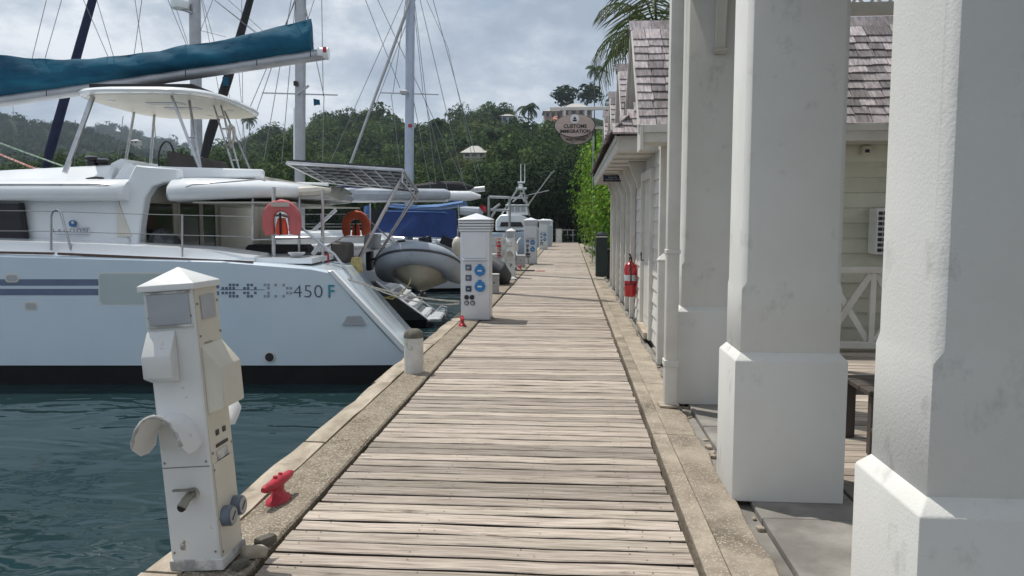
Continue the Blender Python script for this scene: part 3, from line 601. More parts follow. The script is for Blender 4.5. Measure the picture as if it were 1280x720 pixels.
# boxed eave along the boardwalk
EX, EY0, EY1 = .60, 10.3, 19.9
MB().box(EX, EX + .03, EY0, EY1, 2.56, 2.76).build('fascia', m_whitewood, bd, bevel=.004)
MB().box(EX - .02, EX - .002, EY0, EY1, 2.69, 2.77).build('fascia_trim', m_whitewood, bd, bevel=.003)
MB().box(EX + .032, WX + .02, EY0, EY0 + .03, 2.565, 2.765).build('fascia_end', m_whitewood, bd, bevel=.004)
MB().box(EX + .033, WX + .02, EY0 + .032, EY1, 2.57, 2.59).build('soffit', m_whitewood, bd)
for k in range(11): MB().box(EX + .034, WX, EY0 + .45 + k * .86, EY0 + .52 + k * .86, 2.545, 2.568).build('soffit_batten', m_whitewood, bd)
# pent roof above it
PA = math.atan2(.42, .40)
PX0, PX1, PYN, PYC = EX - .05, WX + .05, EY0 - .05, EY0 + .60
pent = MB().add([(PX0, PYN, 2.775), (PX1, PYN, 2.775), (PX1, PYC, 3.40), (PX0, EY1, 2.775), (PX1, EY1, 3.40), (PX1, EY1, 2.775)], [(0, 1, 2), (0, 2, 4, 3), (0, 3, 5, 1), (1, 5, 4, 2), (3, 4, 5)]).build('pent_roof', m_dark, bd)
shm = []
for k in range(5):
    wd = random.choice((.13, .15, .17, .155, .19)); b = MB()
    b.add([(-wd/2, 0, 0), (wd/2, 0, random.uniform(0, .002)), (wd/2, .235, -.008), (-wd/2, .235, -.008), (-wd/2, random.uniform(-.006, .006), .030), (wd/2, random.uniform(-.006, .006), .030), (wd/2, .235, .002), (-wd/2, .235, .002)],
          [(3, 2, 1, 0), (4, 5, 6, 7), (0, 1, 5, 4), (1, 2, 6, 5), (2, 3, 7, 6), (3, 0, 4, 7)])
    o = b.build('shingle', m_shingle); shm.append((wd, o.data)); bpy.data.objects.remove(o)
def shingle(mat4, mesh, parent):
    o = bpy.data.objects.new('shingle', mesh); C.objects.link(o); o.parent = parent
    o.matrix_local = Matrix.Translation(-OFF[parent.name]) @ mat4; return o
def slope_frame(origin, across, upslope):
    x = Vector(across).normalized(); y = Vector(upslope).normalized(); z = x.cross(y)
    m4 = Matrix((x, y, z)).transposed().to_4x4(); m4.translation = Vector(origin); return m4
def shingle_slope(origin, across, up, wdt, lng, parent, single, exposure=.150, s0=lambda t: 0, s1=None):
    """Courses of shingles; single(s, t) says which ones are pieces of their own, the rest are joined."""
    fr = slope_frame(origin, across, up); mass = MB(); rows = int(lng / exposure); n = 0
    for r in range(rows):
        s = s0(r * exposure); wmax = s1(r * exposure) if s1 else wdt
        while s < wmax:
            wd, me = random.choice(shm); c = s + wd / 2 + .002; jit = random.uniform(-.012, .012)
            if c > 0 and c + wd/2 < wmax + .03:
                m4 = fr @ Matrix.Translation((c, r * exposure - .03 + jit, .030 + random.uniform(0, .006))) @ Matrix.Rotation(random.uniform(-.02, .02), 4, 'Z') @ Matrix.Rotation(random.uniform(-.01, .03), 4, 'X')
                if single(c, r * exposure): shingle(m4, me, parent); n += 1
                else: mass.add([m4 @ Vector(q) for q in [(-wd/2, 0, 0), (wd/2, 0, 0), (wd/2, .235, -.006), (-wd/2, .235, -.006), (-wd/2, 0, .030), (wd/2, 0, .030), (wd/2, .235, 0), (-wd/2, .235, 0)]], [(4, 5, 6, 7), (0, 1, 5, 4), (1, 2, 6, 5), (3, 0, 4, 7)])
            s += wd + random.uniform(.004, .012)
    if mass.v: o = mass.build('shingle_courses', m_shingle_mass, parent, fix=False); o['kind'] = 'stuff'
    return n
n1 = shingle_slope((EX - .06, EY1, 2.775), (0, -1, 0), (.68, 0, .66), EY1 - EY0 + .1, .80, pent, lambda s, t: s > 8.3, s1=lambda t: EY1 - EY0 + .05 - t * .70)
n1 += shingle_slope((PX0 - .01, PYN - .02, 2.77), (1, 0, 0), (0, .65, .625), PX1 - PX0, .86, pent, lambda s, t: True, s0=lambda t: t * .66)
# the gables
RX, RISE, RUN = .79, 1.46, 1.32
def gable(yr, k, n):
    ze, zr = 2.77, 2.77 + RISE; ya, yb = yr - RUN, yr + RUN
    g = MB(); g.prism([(ya, ze - .03), (yr, zr - .03), (yb, ze - .03), (yb, ze + .0), (yr, zr + .0), (ya, ze + .0)], 'x', RX + .02, 6.3); rf = g.build('roof', m_dark, bd); MB().prism([(ya - .02, ze - .075), (yr, zr - .06), (yb + .02, ze - .075), (yb + .02, ze - .045), (yr, zr - .034), (ya - .02, ze - .045)], 'x', RX + .025, 6.28).build('roof_lining', m_whitewood, rf)
    up = Vector((0, RUN, RISE)); L = up.length
    def single(s, t): return (k == 0 and (s < .95 or 2.15 < s < 3.6)) or (0 < k and s < .16)
    c = shingle_slope((RX, ya - .03, ze - .03), (1, 0, 0), up, 5.4, L - .02, rf, single)
    shingle_slope((6.2, yb + .03, ze - .03), (-1, 0, 0), (0, -RUN, RISE), 5.4, L - .02, rf, lambda s, t: False)
    for i in range(20): MB().prism([(yr - .11, zr - .09), (yr, zr + .055), (yr + .11, zr - .09), (yr + .10, zr - .105), (yr, zr + .03), (yr - .10, zr - .105)], 'x', RX - .03 + i * .28, RX + .24 + i * .28 + random.uniform(0, .03)).build('ridge_tile', m_shingle, rf)
    # rake boards and the gable wall set back behind them
    for s in (-1, 1):
        p0, p1 = Vector((RX, yr + s * (RUN + .05), ze - .12)), Vector((RX, yr, zr - .06))
        MB().add([(RX - .012, p0.y, p0.z), (RX + .022, p0.y, p0.z), (RX + .022, p1.y, p1.z), (RX - .012, p1.y, p1.z), (RX - .012, p0.y, p0.z + .12), (RX + .022, p0.y, p0.z + .12), (RX + .022, p1.y, p1.z + .08), (RX - .012, p1.y, p1.z + .08)],
                 [(3, 2, 1, 0), (4, 5, 6, 7), (0, 1, 5, 4), (1, 2, 6, 5), (2, 3, 7, 6), (3, 0, 4, 7)]).build('rake_board', m_whitewood, rf, bevel=.003)
    gw = MB().prism([(ya + .2, 2.8), (yb - .2, 2.8), (yr, zr - .12)], 'x', WX - .02, WX + .04).build('gable_wall', m_whitewood, bd)
    for i in range(7):
        z = 3.12 + i * .15; hw = (zr - .3 - z) / RISE * RUN * .72
        if hw > .05: MB().box(WX - .05, WX - .022, yr - hw, yr + hw, z, z + .11).build('board', m_clapw, gw)
    return c
for k, yr in enumerate((10.52, 13.3, 16.1, 18.9)): n1 += gable(yr, k, 4)
# eave of the first gable, facing the viewer
MB().box(RX + .05, 6.3, 9.13, 9.165, 2.56, 2.70).build('fascia', m_whitewood, bd, bevel=.004); MB().box(RX + .05, 6.3, 9.10, 9.128, 2.67, 2.76).build('fascia_trim', m_whitewood, bd, bevel=.004)
MB().box(RX + .06, 6.3, 9.168, WY - .006, 2.56, 2.58).build('soffit', m_whitewood, bd)
MB().box(RX + .01, RX + .048, 9.09, 9.5, 2.47, 2.76).build('fascia_end', m_whitewood, bd, bevel=.004)
# porch railing of crossed boards
pr = thing('porch_railing', 'white porch railing of crossed boards in front of the cream wall', 'railing', (3.5, 8.95, .16))
MB().box(1.75, 6.2, 8.90, 9.0, 1.06, 1.13).build('top_rail', m_whitewood, pr, bevel=.006); MB().box(1.75, 6.2, 8.91, 8.99, .20, .28).build('bottom_rail', m_whitewood, pr, bevel=.006)
for k in range(9):
    x = 1.80 + k * .54
    MB().box(x - .03, x + .03, 8.925, 8.975, .281, 1.059).build('upright', m_whitewood, pr)
    xa, xb = x - .50, x - .035
    if xa > 1.2:
        MB().bar((max(xa, 1.78), 8.935, .29), (xb, 8.935, 1.05), .022, .07, (1, 0, 0)).build('cross_board', m_whitewood, pr); MB().bar((max(xa, 1.78), 8.965, 1.05), (xb, 8.965, .29), .022, .065, (1, 0, 0)).build('cross_board', m_whitewood, pr)
MB().box(1.76, 1.86, 8.88, 9.02, .16, 1.2).build('post', m_whitewood, pr, bevel=.006)
# air conditioner and wall lamp
ac = thing('air_conditioner', 'white louvred air conditioner on the cream wall', 'air conditioner', (3.75, 9.5, 1.2))
MB().box(3.60, 4.4, 9.37, 9.64, 1.25, 1.80).build('casing', m_whitepl, ac, bevel=.012)
for k in range(8):
    for j in range(2): MB().box(3.612 + j*.058, 3.656 + j*.058, 9.355, 9.368, 1.285 + k*.062, 1.325 + k*.062).build('slot', m_blackpl, ac)
wl = thing('wall_lamp', 'small box lamp fixed under the eave of the cream wall', 'lamp', (3.42, 9.6, 2.4)); MB().box(3.48, 3.57, 9.56, 9.648, 2.44, 2.54).build('housing', m_pedcream, wl, bevel=.01); MB().box(3.50, 3.55, 9.55, 9.562, 2.46, 2.50).build('lens', m_blackpl, wl)
# dark stepped bench on the terrace
ch = thing('bench', 'low dark brown stepped wooden bench on the terrace between the columns', 'bench', (2.5, 5.7, 0), rz=0)
def cb(n, *a): return MB().box(*a).build(n, m_chair, ch, bevel=.006)
for sx_ in (-.36, .42):
    for sy in (-.22, .26): cb('leg', sx_-.035, sx_+.035, sy-.035, sy+.035, .002, .43)
for k in range(3): cb('seat_board', -.42, .50, -.27 + k*.2, -.085 + k*.2, .432, .47)
for k in range(2): cb('step_board', -.42, .50, -.60 + k*.15, -.465 + k*.15, .19, .22)
for sx_ in (-.36, .42): cb('step_leg', sx_-.035, sx_+.035, -.55, -.48, .002, .188); cb('side_rail', sx_-.03, sx_+.03, -.47, -.26, .12, .18)

# ================================================================== THINGS BY THE BUILDING
fe = thing('fire_extinguisher', 'red fire extinguisher box hung on the white wall', 'fire extinguisher', (1.02, 13.1, .34))
fx, fy = 1.02, 13.1
MB().lathe([(.0, .36), (.085, .37), (.10, .40), (.10, .86), (.085, .92), (.035, .96), (.03, .99), (0, .99)], (fx, fy, 0), 20).build('cylinder', m_exting, fe, smooth=True)
MB().box(fx - .025, fx + .025, fy - .04, fy + .04, .99, 1.04).build('valve', m_blackpl, fe, bevel=.004)
MB().bar((fx, fy - .02, 1.05), (fx - .03, fy - .13, 1.10), .025, .012).build('lever', m_blackpl, fe); tub('hose', m_blackpl, fe, [(fx, fy - .04, 1.01), (fx - .02, fy - .13, .96), (fx, fy - .14, .8), (fx, fy - .125, .6)], .012)
MB().lathe([(.1015, .64), (.1015, .74)], (fx, fy, 0), 20).build('paper_label', m_signw, fe, smooth=True)
MB().lathe([(.103, .575), (.103, .59)], (fx, fy, 0), 20).build('band', m_blackpl, fe, smooth=True)
MB().box(fx + .06, 1.125, fy - .05, fy + .05, .42, .9).build('mounting_board', m_exting, fe)
gp = thing('bin_post', 'dark green square post with pale band beside the white building', 'post', (.93, 23, 0))
MB().box(.76, 1.10, 22.85, 23.2, 0, 1.16).build('body', m_greenpost, gp, bevel=.012); MB().box(.765, 1.095, 22.855, 23.195, 1.162, 1.20).build('band', m_bollard, gp)
MB().box(.755, 1.105, 22.845, 23.205, 1.202, 1.26).build('cap', m_greenpost, gp, bevel=.012); MB().lathe([(.16, 1.26), (.13, 1.31), (0, 1.33)], (.93, 23.02, 0), 16).build('dome', m_greenpost, gp, smooth=True)
g2 = thing('litter_bin', 'low black bin tucked behind the dark green post', 'bin', (1.25, 23.6, 0)); MB().box(1.10, 1.45, 23.3, 23.75, -.08, .75).build('body', m_blackpl, g2, bevel=.03); MB().box(1.08, 1.47, 23.28, 23.77, .752, .80).build('lid', m_blackpl, g2, bevel=.015)
# the hanging oval signs
sb = thing('sign_bracket', 'white horizontal beam carrying the oval signs', 'bracket', (.9, 19.2, 4.3))
SZ = 4.40
MB().box(-.52, 1.12, 19.16, 19.24, SZ - .05, SZ + .03).build('beam', m_whitewood, sb, bevel=.006); MB().box(.58, 1.12, 19.5, 19.54, 3.93, 3.99).build('lower_arm', m_whitewood, sb)
for x in (-.16, .36): MB().box(x - .03, x + .03, 19.17, 19.23, SZ - .19, SZ - .052).build('hanger', m_whitewood, sb)
tub('stay', m_greenpost, sb, [(.60, 19.52, 3.95), (.62, 19.53, 3.4)], .02, 8)
def oval(name, label, cx, y, cz, a, b, face):
    t = thing(name, label, 'sign', (cx, y, cz), group='oval signs on the white beam')
    def ell(k, yy): return [(cx + math.cos(q)*a*k, yy, cz + math.sin(q)*b*k) for q in [2*math.pi*i/48 for i in range(48)]]
    MB().loft([ell(1, y - .02), ell(1, y + .03)]).build('rim', m_signblue, t, smooth=True); MB().loft([ell(.955, y - .03), ell(.955, y - .0205)]).build('face', face, t, smooth=True)
    return t
s2 = oval('hanging_sign', 'paler oval sign hanging half hidden behind the customs sign', .13, 19.45, 3.80, .42, .26, m_oval2)
s1 = oval('hanging_sign', 'wooden oval customs and immigration sign with a blue boat emblem', .09, 19.2, 3.98, .51, .285, m_oval)
RT = (math.pi/2, 0, 0)
text('CUSTOMS', .125, (.10, 19.167, 3.955), RT, m_letters, s1, bold=.004); text('IMMIGRATION', .115, (.10, 19.167, 3.835), RT, m_letters, s1, bold=.004)
text('PORT OFFICER', .075, (.13, 19.417, 3.66), RT, m_letters, s2, bold=.002); text('TEL.', .06, (.05, 19.417, 3.595), RT, m_letters, s2); text('ST LUCIA', .08, (.27, 19.417, 3.735), RT, m_letters, s2)
em = MB().lathe([(0, -.006), (.11, -.006), (.11, .0), (0, .0)], (.09, 19.168, 4.14), 24, 'y').build('emblem', m_whitepl, s1)
MB().prism([(.03, 4.115), (.15, 4.115), (.13, 4.075), (.05, 4.075)], 'y', 19.155, 19.161).build('boat_mark', m_signblue, em); MB().prism([(.06, 4.125), (.12, 4.125), (.12, 4.16), (.09, 4.19), (.06, 4.16)], 'y', 19.155, 19.161).build('boat_mark', m_signblue, em)
ss = thing('small_sign', 'small navy sign hanging under the white eave', 'sign', (.84, 15.6, 2.5))
MB().box(.65, 1.03, 15.58, 15.60, 2.43, 2.60).build('board', m_signblue, ss)
for i, (s, z) in enumerate((('Welcome to St. Lucia', 2.56), ('Marigot Bay', 2.515), ('CUSTOMS OFFICE', 2.47))): text(s, .036, (.84, 15.578, z), RT, m_signw, ss)
# ================================================================== QUAY FURNITURE
def old_pedestal(loc, label, tilt=0, detail=True):
    t = thing('utility_pedestal', label, 'pedestal', loc, rot=(0, tilt, 0), group='narrow old pedestals on the quay')
    h, w_ = 1.335, .119
    bd_ = MB().box(-w_, w_, -w_, w_, 0, h).build('body', m_pedold, t, bevel=.008)
    if detail:
        MB().box(w_ + .001, w_ + .005, -w_ + .01, w_ - .01, .03, h - .01).build('side_panel', m_pedcream, t)
        MB().box(w_ + .0055, w_ + .009, -w_ + .016, w_ - .016, .04, .50).build('lower_panel', m_pedcream, t, bevel=.002)
        for (y, z) in ((-.10, .47), (.10, .47), (-.10, .08), (.10, .08), (-.10, 1.10), (.10, 1.10), (-.10, 1.25), (.10, 1.25), (-.10, .55), (.10, .55)): MB().lathe([(.006, 0), (.006, .004), (0, .005)], (w_ + .006, y, z), 6, 'x').build('screw', m_brass, t)
    r = w_ + .016
    cap = MB().loft([[(-r, -r, h - .015), (r, -r, h - .015), (r, r, h - .015), (-r, r, h - .015)], [(-r, -r, h + .014), (r, -r, h + .014), (r, r, h + .014), (-r, r, h + .014)], [(-.004, -.004, h + .088), (.004, -.004, h + .088), (.004, .004, h + .088), (-.004, .004, h + .088)]]).build('cap', m_pedold, t, bevel=.003)
    MB().box(-w_ + .02, w_ - .02, -w_ - .006, -w_ - .001, h - .17, h - .03).build('light_window', m_pedgrey, t)
    for a in ((-w_+.012, w_-.012, h-.028, h-.018), (-w_+.012, w_-.012, h-.184, h-.172)): MB().box(a[0], a[1], -w_ - .008, -w_ - .001, a[2], a[3]).build('window_frame', m_peelgrey, t)
    MB().box(w_ + .006, w_ + .011, -w_ + .05, w_ - .05, h - .16, h - .05).build('side_window', m_pedgrey, t)
    # sloping socket hoods on the front and on the walkway side
    def hood(nm, mat, sx, x0, x1, z0, z1, d):
        f = [(0, z1), (-d, z1 - .11), (-d, z0 + .03), (0, z0)]
        b = MB()
        if sx: b.prism([(w_ + .002 - q, z) for q, z in f], 'y', x0, x1)
        else: b.prism([(-w_ - .001 + q, z) for q, z in f], 'x', x0, x1)
        return b.build(nm, mat, t, bevel=.004)
    hood('socket_hood', m_pedold, 0, -.118, .02, .90, 1.14, .07); hood('socket_hood', m_pedcream, 1, -.10, .115, .73, 1.06, .085)
    # curved hose hooks
    def hook(sgn, front):
        b = MB(); rg = []
        for i in range(9):
            a = -1.3 + 2.6 * i / 8; rr = .118
            rg.append((rr * math.sin(a) - .02, .57 + .19 * math.cos(a)))
        rings = []
        for k, dpt in enumerate((0, .06, .13, .19)):
            lift = [0, -.02, -.015, .03][k]
            rings.append([(x, -w_ - dpt, z + lift) for x, z in rg] + [(x, -w_ - dpt, z + lift - .012) for x, z in rg[::-1]])
        b.loft(rings)
        if not front: b.v = [(-y, x, z) for x, y, z in b.v]
        return b.build('hose_hook', m_pedold, t, smooth=True)
    hk = hook(1, True)
    rim = [(.118 * math.sin(a) - .02, -w_ - .191, .57 + .03 + .19 * math.cos(a) - .006) for a in [-1.3 + 2.6 * i / 16 for i in range(17)]]
    MB().tube(rim, [.004 + .006 * abs(math.sin(i * 1.7)) for i in range(17)], 6).build('chipped_rim', m_peelgrey, hk, smooth=True)
    MB().lathe([(.0, -.004), (.034, -.004), (.034, .0)], (.02, -w_ - .001, .37), 14, 'y').build('tap_flange', m_peelgrey, t)
    MB().box(-w_ + .004, w_ - .004, -w_ - .0025, -w_ - .0005, .495, .499).build('panel_seam', m_brass, t)
    for (x_, z_) in ((-.10, .52), (.10, .52), (-.10, 1.20), (.10, 1.20), (-.10, .09), (.10, .09)): MB().lathe([(0, -.004), (.0055, -.003), (.0055, 0)], (x_, -w_ - .001, z_), 6, 'y').build('screw', m_brass, t)
    hk2 = MB().loft([[(w_ * 0 + x, w_ + d, z + [0, -.01, .02, .05][k]) for x, z in [(.125 * math.sin(a), .60 + .13 * math.cos(a)) for a in [-1.25 + 2.5*i/8 for i in range(9)]]] + [(x, w_ + d, z - .012 + [0, -.01, .02, .05][k]) for x, z in [(.125 * math.sin(a), .60 + .13 * math.cos(a)) for a in [1.25 - 2.5*i/8 for i in range(9)]]] for k, d in enumerate((0, .05, .10, .14))]).build('hose_hook', m_pedold, t, smooth=True)
    # tap
    tp = MB().tube([(.02, -w_, .37), (.02, -w_ - .04, .37), (.015, -w_ - .06, .36), (.005, -w_ - .085, .335)], [.02, .018, .02, .022], 10).build('tap', m_brass, t, smooth=True)
    MB().bar((.04, -w_ - .03, .398), (-.055, -w_ - .035, .400), .018, .008).build('lever', m_brass, tp); MB().lathe([(.02, 0), (.02, .006), (0, .006)], (.005, -w_ - .088, .334), 10, 'y').build('nozzle', m_blackpl, tp)
    for y, z in ((-.055, .235), (.055, .245)):
        g = MB().lathe([(.0, .006), (.048, .006), (.048, .045), (.044, .052), (0, .052)], (w_, y, z), 20, 'x').build('meter', m_greysock, t, smooth=True); MB().lathe([(.0, .053), (.040, .053), (.040, .056), (0, .056)], (w_, y, z), 20, 'x').build('dial', m_gauge, g)
        MB().bar((w_ + .057, y - .02, z - .015), (w_ + .057, y + .02, z + .015), .004, .004).build('needle', m_blackpl, g)
    MB().box(w_ + .006, w_ + .009, -.06, .06, .745 - .18, .745 - .165).build('vent_slot', m_blackpl, t)
    for y in (-.05, .02): MB().box(w_ + .006, w_ + .009, y, y + .03, .62, .645).build('small_opening', m_blackpl, t)
    MB().box(w_ + .006, w_ + .0085, -.06, .05, .40 + .09, .548).build('torn_sticker', m_peelgrey, t)
    MB().box(w_ + .006, w_ + .0085, -.05, .06, .5, .505).build('sticker_edge', m_blackpl, t)
    MB().box(-w_ - .008, w_ + .014, -w_ - .008, w_ + .008, .0, .055).build('skirt', m_peelgrey, t, bevel=.004)
    for (y, z) in ((-.03, 1.06), (.0, 1.03), (.0, 1.0)): MB().box(w_ + .006, w_ + .0075, y - .035, y + .04, z, z + .006).build('scrawl', m_brass, t)
    return t
p1 = old_pedestal((-1.735, 3.47, .014), 'leaning white pedestal with chipped paint, nearest on the quay', tilt=R(-3.4))
p1.rotation_euler = (R(-.5), R(-4.3), 0)
q = copy_tree(p1); q.location = (-1.72, 22.3, .014); q.rotation_euler = (0, 0, 0); q['label'] = 'narrow white pedestal with pointed cap between two square ones'
q = copy_tree(p1); q.location = (-1.80, 33.5, .014); q.rotation_euler = (0, R(1), 0); q['label'] = 'narrow white pedestal just behind the second square one'
for k, (x, y, a, s) in enumerate(((-1.53, 3.52, .9, .055), (-1.545, 3.40, 1.2, .04), (-1.53, 3.66, 1.1, .05))):
    r_ = MB().boxm((s * 2.2, s * 1.2, s), Matrix.Translation((x, y, .012 + s/2)) @ Matrix.Rotation(a, 4, 'Z') @ Matrix.Rotation(.25 if k == 0 else .05, 4, 'Y')).build('mortar_lump', m_bolltop if k else m_coping, None, bevel=.014, seg=2)
    tag(r_, ('flat grey broken block', 'dark broken lump', 'pale broken lump')[k] + ' at the foot of the leaning pedestal', 'rubble')
def new_pedestal(loc, label):
    t = thing('power_pedestal', label, 'pedestal', loc, rz=0, group='square power pedestals on the quay')
    w_, d_, h = .24, .24, 1.46
    MB().box(-w_, w_, -d_, d_, 0, h).build('body', m_ped, t, bevel=.012, seg=2)
    for k in range(4): r = w_ + .018 + .004 * k; MB().box(-r, r, -r, r, h + .004 + k*.045, h + .036 + k*.045).build('louvre', m_ped, t, bevel=.005)
    MB().box(-w_ + .02, w_ - .02, -d_ + .02, d_ - .02, h, h + .19).build('neck', m_pedgrey, t)
    r = w_ + .035; z = h + .182
    MB().loft([[(-r, -r, z), (r, -r, z), (r, r, z), (-r, r, z)], [(-r, -r, z + .02), (r, -r, z + .02), (r, r, z + .02), (-r, r, z + .02)], [(-.01, -.01, z + .12), (.01, -.01, z + .12), (.01, .01, z + .12), (-.01, .01, z + .12)]]).build('cap', m_ped, t, bevel=.004)
    MB().box(-.19, .19, -d_ - .012, -d_ - .001, 1.02, 1.41).build('door', m_ped, t, bevel=.004)
    MB().box(-.205, .205, -d_ - .05, -d_ - .001, .99, 1.01).build('ledge', m_ped, t, bevel=.004)
    pn = MB().box(-.185, .185, -d_ - .008, -d_ - .001, .42, .975).build('socket_panel', m_pedgrey, t)
    pn.data.materials[0] = m_ped
    for z in (.82, .56):
        s = MB().lathe([(.0, -.05), (.085, -.05), (.092, -.035), (.092, 0)], (.085, -d_ - .009, z), 8, 'y').build('blue_socket', m_bluesock, t); MB().box(.05, .12, -d_ - .062, -d_ - .0595, z - .012, z + .012).build('print', m_whitepl, s); MB().box(.06, .11, -d_ - .075, -d_ - .02, z + .085, z + .108).build('hinge', m_bluesock, s)
    for z, m_ in ((.87, m_greysock), (.70, m_greysock), (.52, m_navysock)):
        s = MB().box(-.155, -.055, -d_ - .022, -d_ - .0085, z - .05, z + .05).build('socket', m_greysock, t, bevel=.006); MB().lathe([(0, -.03), (.036, -.03), (.04, -.022), (.04, 0)], (-.105, -d_ - .023, z), 14, 'y').build('socket_lid', m_, s, smooth=True)
        MB().box(-.125, -.085, -d_ - .056, -d_ - .0535, z - .012, z + .012).build('print', m_pedgrey, s)
    for x, z, m_ in ((-.14, .375, m_blackpl), (-.05, .375, m_blackpl), (-.14, .28, m_pedgrey), (-.04, .28, m_pedgrey)):
        s = MB().lathe([(0, -.02), (.036, -.02), (.04, -.012), (.04, 0)], (x, -d_ - .001, z), 14, 'y').build('outlet_cap', m_blackpl, t, smooth=True); MB().lathe([(0, -.004), (.028, -.004), (.028, 0)], (x, -d_ - .0215, z), 14, 'y').build('outlet_face', m_, s)
    MB().box(w_ + .001, w_ + .004, -.19, .19, .1, 1.4).build('side_door', m_ped, t); MB().box(w_ + .001, w_ + .02, -d_ + .005, -d_ + .03, .70, .76).build('latch', m_steel, t)
    MB().box(-w_ - .01, w_ + .01, -d_ - .01, d_ + .01, 0, .02).build('base_plate', m_alu, t)
    return t
np1 = new_pedestal((-1.565, 12.80, .013), 'square white power pedestal with blue sockets, nearest of its kind')
for (x, y, lb) in ((-1.51, 29.4, 'square power pedestal with a grey box and hose at its left'), (-1.55, 44.5, 'square power pedestal standing in front of two close together ones'), (-1.55, 50.5, 'square power pedestal half hidden in the far pair'), (-1.55, 57.0, 'square power pedestal, farthest along the quay')):
    q = copy_tree(np1); q.location = (x, y, .013); q['label'] = lb
def bollard(loc, label, h=.47, r=.105, knob=True):
    t = thing('bollard', label, 'bollard', loc, rz=0, group='round concrete bollards on the quay')
    MB().lathe([(r, 0), (r, h - .085)], (0, 0, 0), 28).build('shaft', m_bollard, t, smooth=True)
    MB().lathe([(r * 1.02, h - .09), (r * 1.02, h - .06), (r * .9, h - .025), (r * .55, h), (0, h + .006)], (0, 0, 0), 28).build('domed_cap', m_bolltop, t, smooth=True, sharp=60)
    if knob: tub('pin', m_steel, t, [(-.03, -r - .03, h - .19), (.0, -r - .03, h - .19), (.0, -r + .01, h - .19)], .012)
    return t
bollard((-1.685, 8.13, .013), 'short round bollard with dark domed cap at the catamaran stern')
# low grey boxes beside the pedestals
def lowbox(loc, label, w_, h):
    t = thing('junction_box', label, 'box', loc, rz=0, group='low grey boxes on the quay'); MB().box(-w_/2, w_/2, -w_/2, w_/2, 0, h).build('body', m_alu, t, bevel=.012); MB().box(-w_/2 - .012, w_/2 + .012, -w_/2 - .012, w_/2 + .012, h + .001, h + .03).build('lid', m_bollard, t, bevel=.008); MB().lathe([(0, -.012), (.018, -.012), (.018, 0)], (0, -w_/2, h * .6), 10, 'y').build('lock', m_blackpl, t)
lowbox((-1.70, 17.2, .013), 'low grey box just behind the first square pedestal', .20, .42); lowbox((-1.75, 27.2, .013), 'low grey box left of the second square pedestal', .30, .40)
# cleats
def cleat(loc, rz, label):
    t = thing('mooring_cleat', label, 'cleat', loc, rz=rz, group='red mooring cleats')
    MB().loft([[(math.cos(a)*.055*k, math.sin(a)*.095*k, z) for a in [2*math.pi*i/16 for i in range(16)]] for k, z in ((1.1, 0), (1.05, .018), (.75, .03), (.52, .06), (.55, .085), (.6, .10))]).build('pedestal_foot', m_red, t, smooth=True, sharp=60)
    MB().tube([(0, -.165, .118), (0, -.14, .116), (0, -.07, .112), (0, 0, .116), (0, .07, .112), (0, .14, .116), (0, .165, .118)], [.014, .024, .03, .036, .03, .024, .014], 12).build('horns', m_red, t, smooth=True, sharp=60)
    for y in (-.03, .03): MB().box(-.012, .012, y - .008, y + .008, .145, .160).build('lug', m_red, t, bevel=.004)
    return t
cleat((-1.70, 4.27, .013), R(-8), 'worn red mooring cleat on rusty concrete, nearest to the viewer')
q = cleat((-1.68, 11.85, .013), R(12), 'small red mooring cleat at the foot of the first square pedestal')
cleat((-1.70, 26.0, .013), R(10), 'distant red mooring cleat past the narrow pedestal')
# hoses, painted marks
def ground_rope(name, label, pts, r, mat, cat):
    tag(tub(name, mat, None, pts, r, 7), label, cat)
def curl(cx, cy, r, turns, z=.03):
    return [(cx + (r - .02*i/10) * math.cos(i*.5), cy + (r - .02*i/10) * 1.3 * math.sin(i*.5), z + .0012*i) for i in range(int(turns*12.6))]
ground_rope('water_hose', 'white hose coiled at the foot of the narrow far pedestal', curl(-1.62, 21.3, .14, 3.5), .017, m_whitepl, 'hose')
ground_rope('water_hose', 'pale hose looping from the second square pedestal to its box', [(-1.88, 29, 1.0), (-1.95, 28.6, .9), (-2.0, 28.3, .6), (-1.9, 28.0, .2), (-1.8, 27.7, .04), (-1.6, 27.9, .03)], .022, m_whitepl, 'hose')
ground_rope('cable', 'black cable hanging from the second square pedestal sockets', [(-1.6, 28.73, .7), (-1.58, 28.6, .45), (-1.55, 28.5, .1), (-1.5, 28.3, .03), (-1.35, 28.2, .03)], .014, m_blackpl, 'cable')
ground_rope('cable', 'short black cable behind the far square pedestals', [(-1.8, 37.6, .7), (-1.86, 37.4, .3), (-1.8, 37.2, .04), (-1.6, 37.0, .03)], .02, m_blackpl, 'cable')
ground_rope('cable', 'thin black cable curling at the first square pedestal foot', [(-1.34, 12.9, .03), (-1.28, 12.75, .03), (-1.24, 12.6, .035), (-1.26, 12.5, .03)], .006, m_blackpl, 'cable')
tag(MB().box(-1.75, -1.15, 25.0, 25.2, .016, .05).build('plank_offcut', m_blackpl, None, bevel=.01), 'short black plank lying across the quay edge', 'plank')
tag(MB().box(-1.12, -.82, 25.05, 25.2, .012, .035).build('red_rag', m_roper, None, bevel=.01), 'small red rag lying beside the black plank', 'rag')
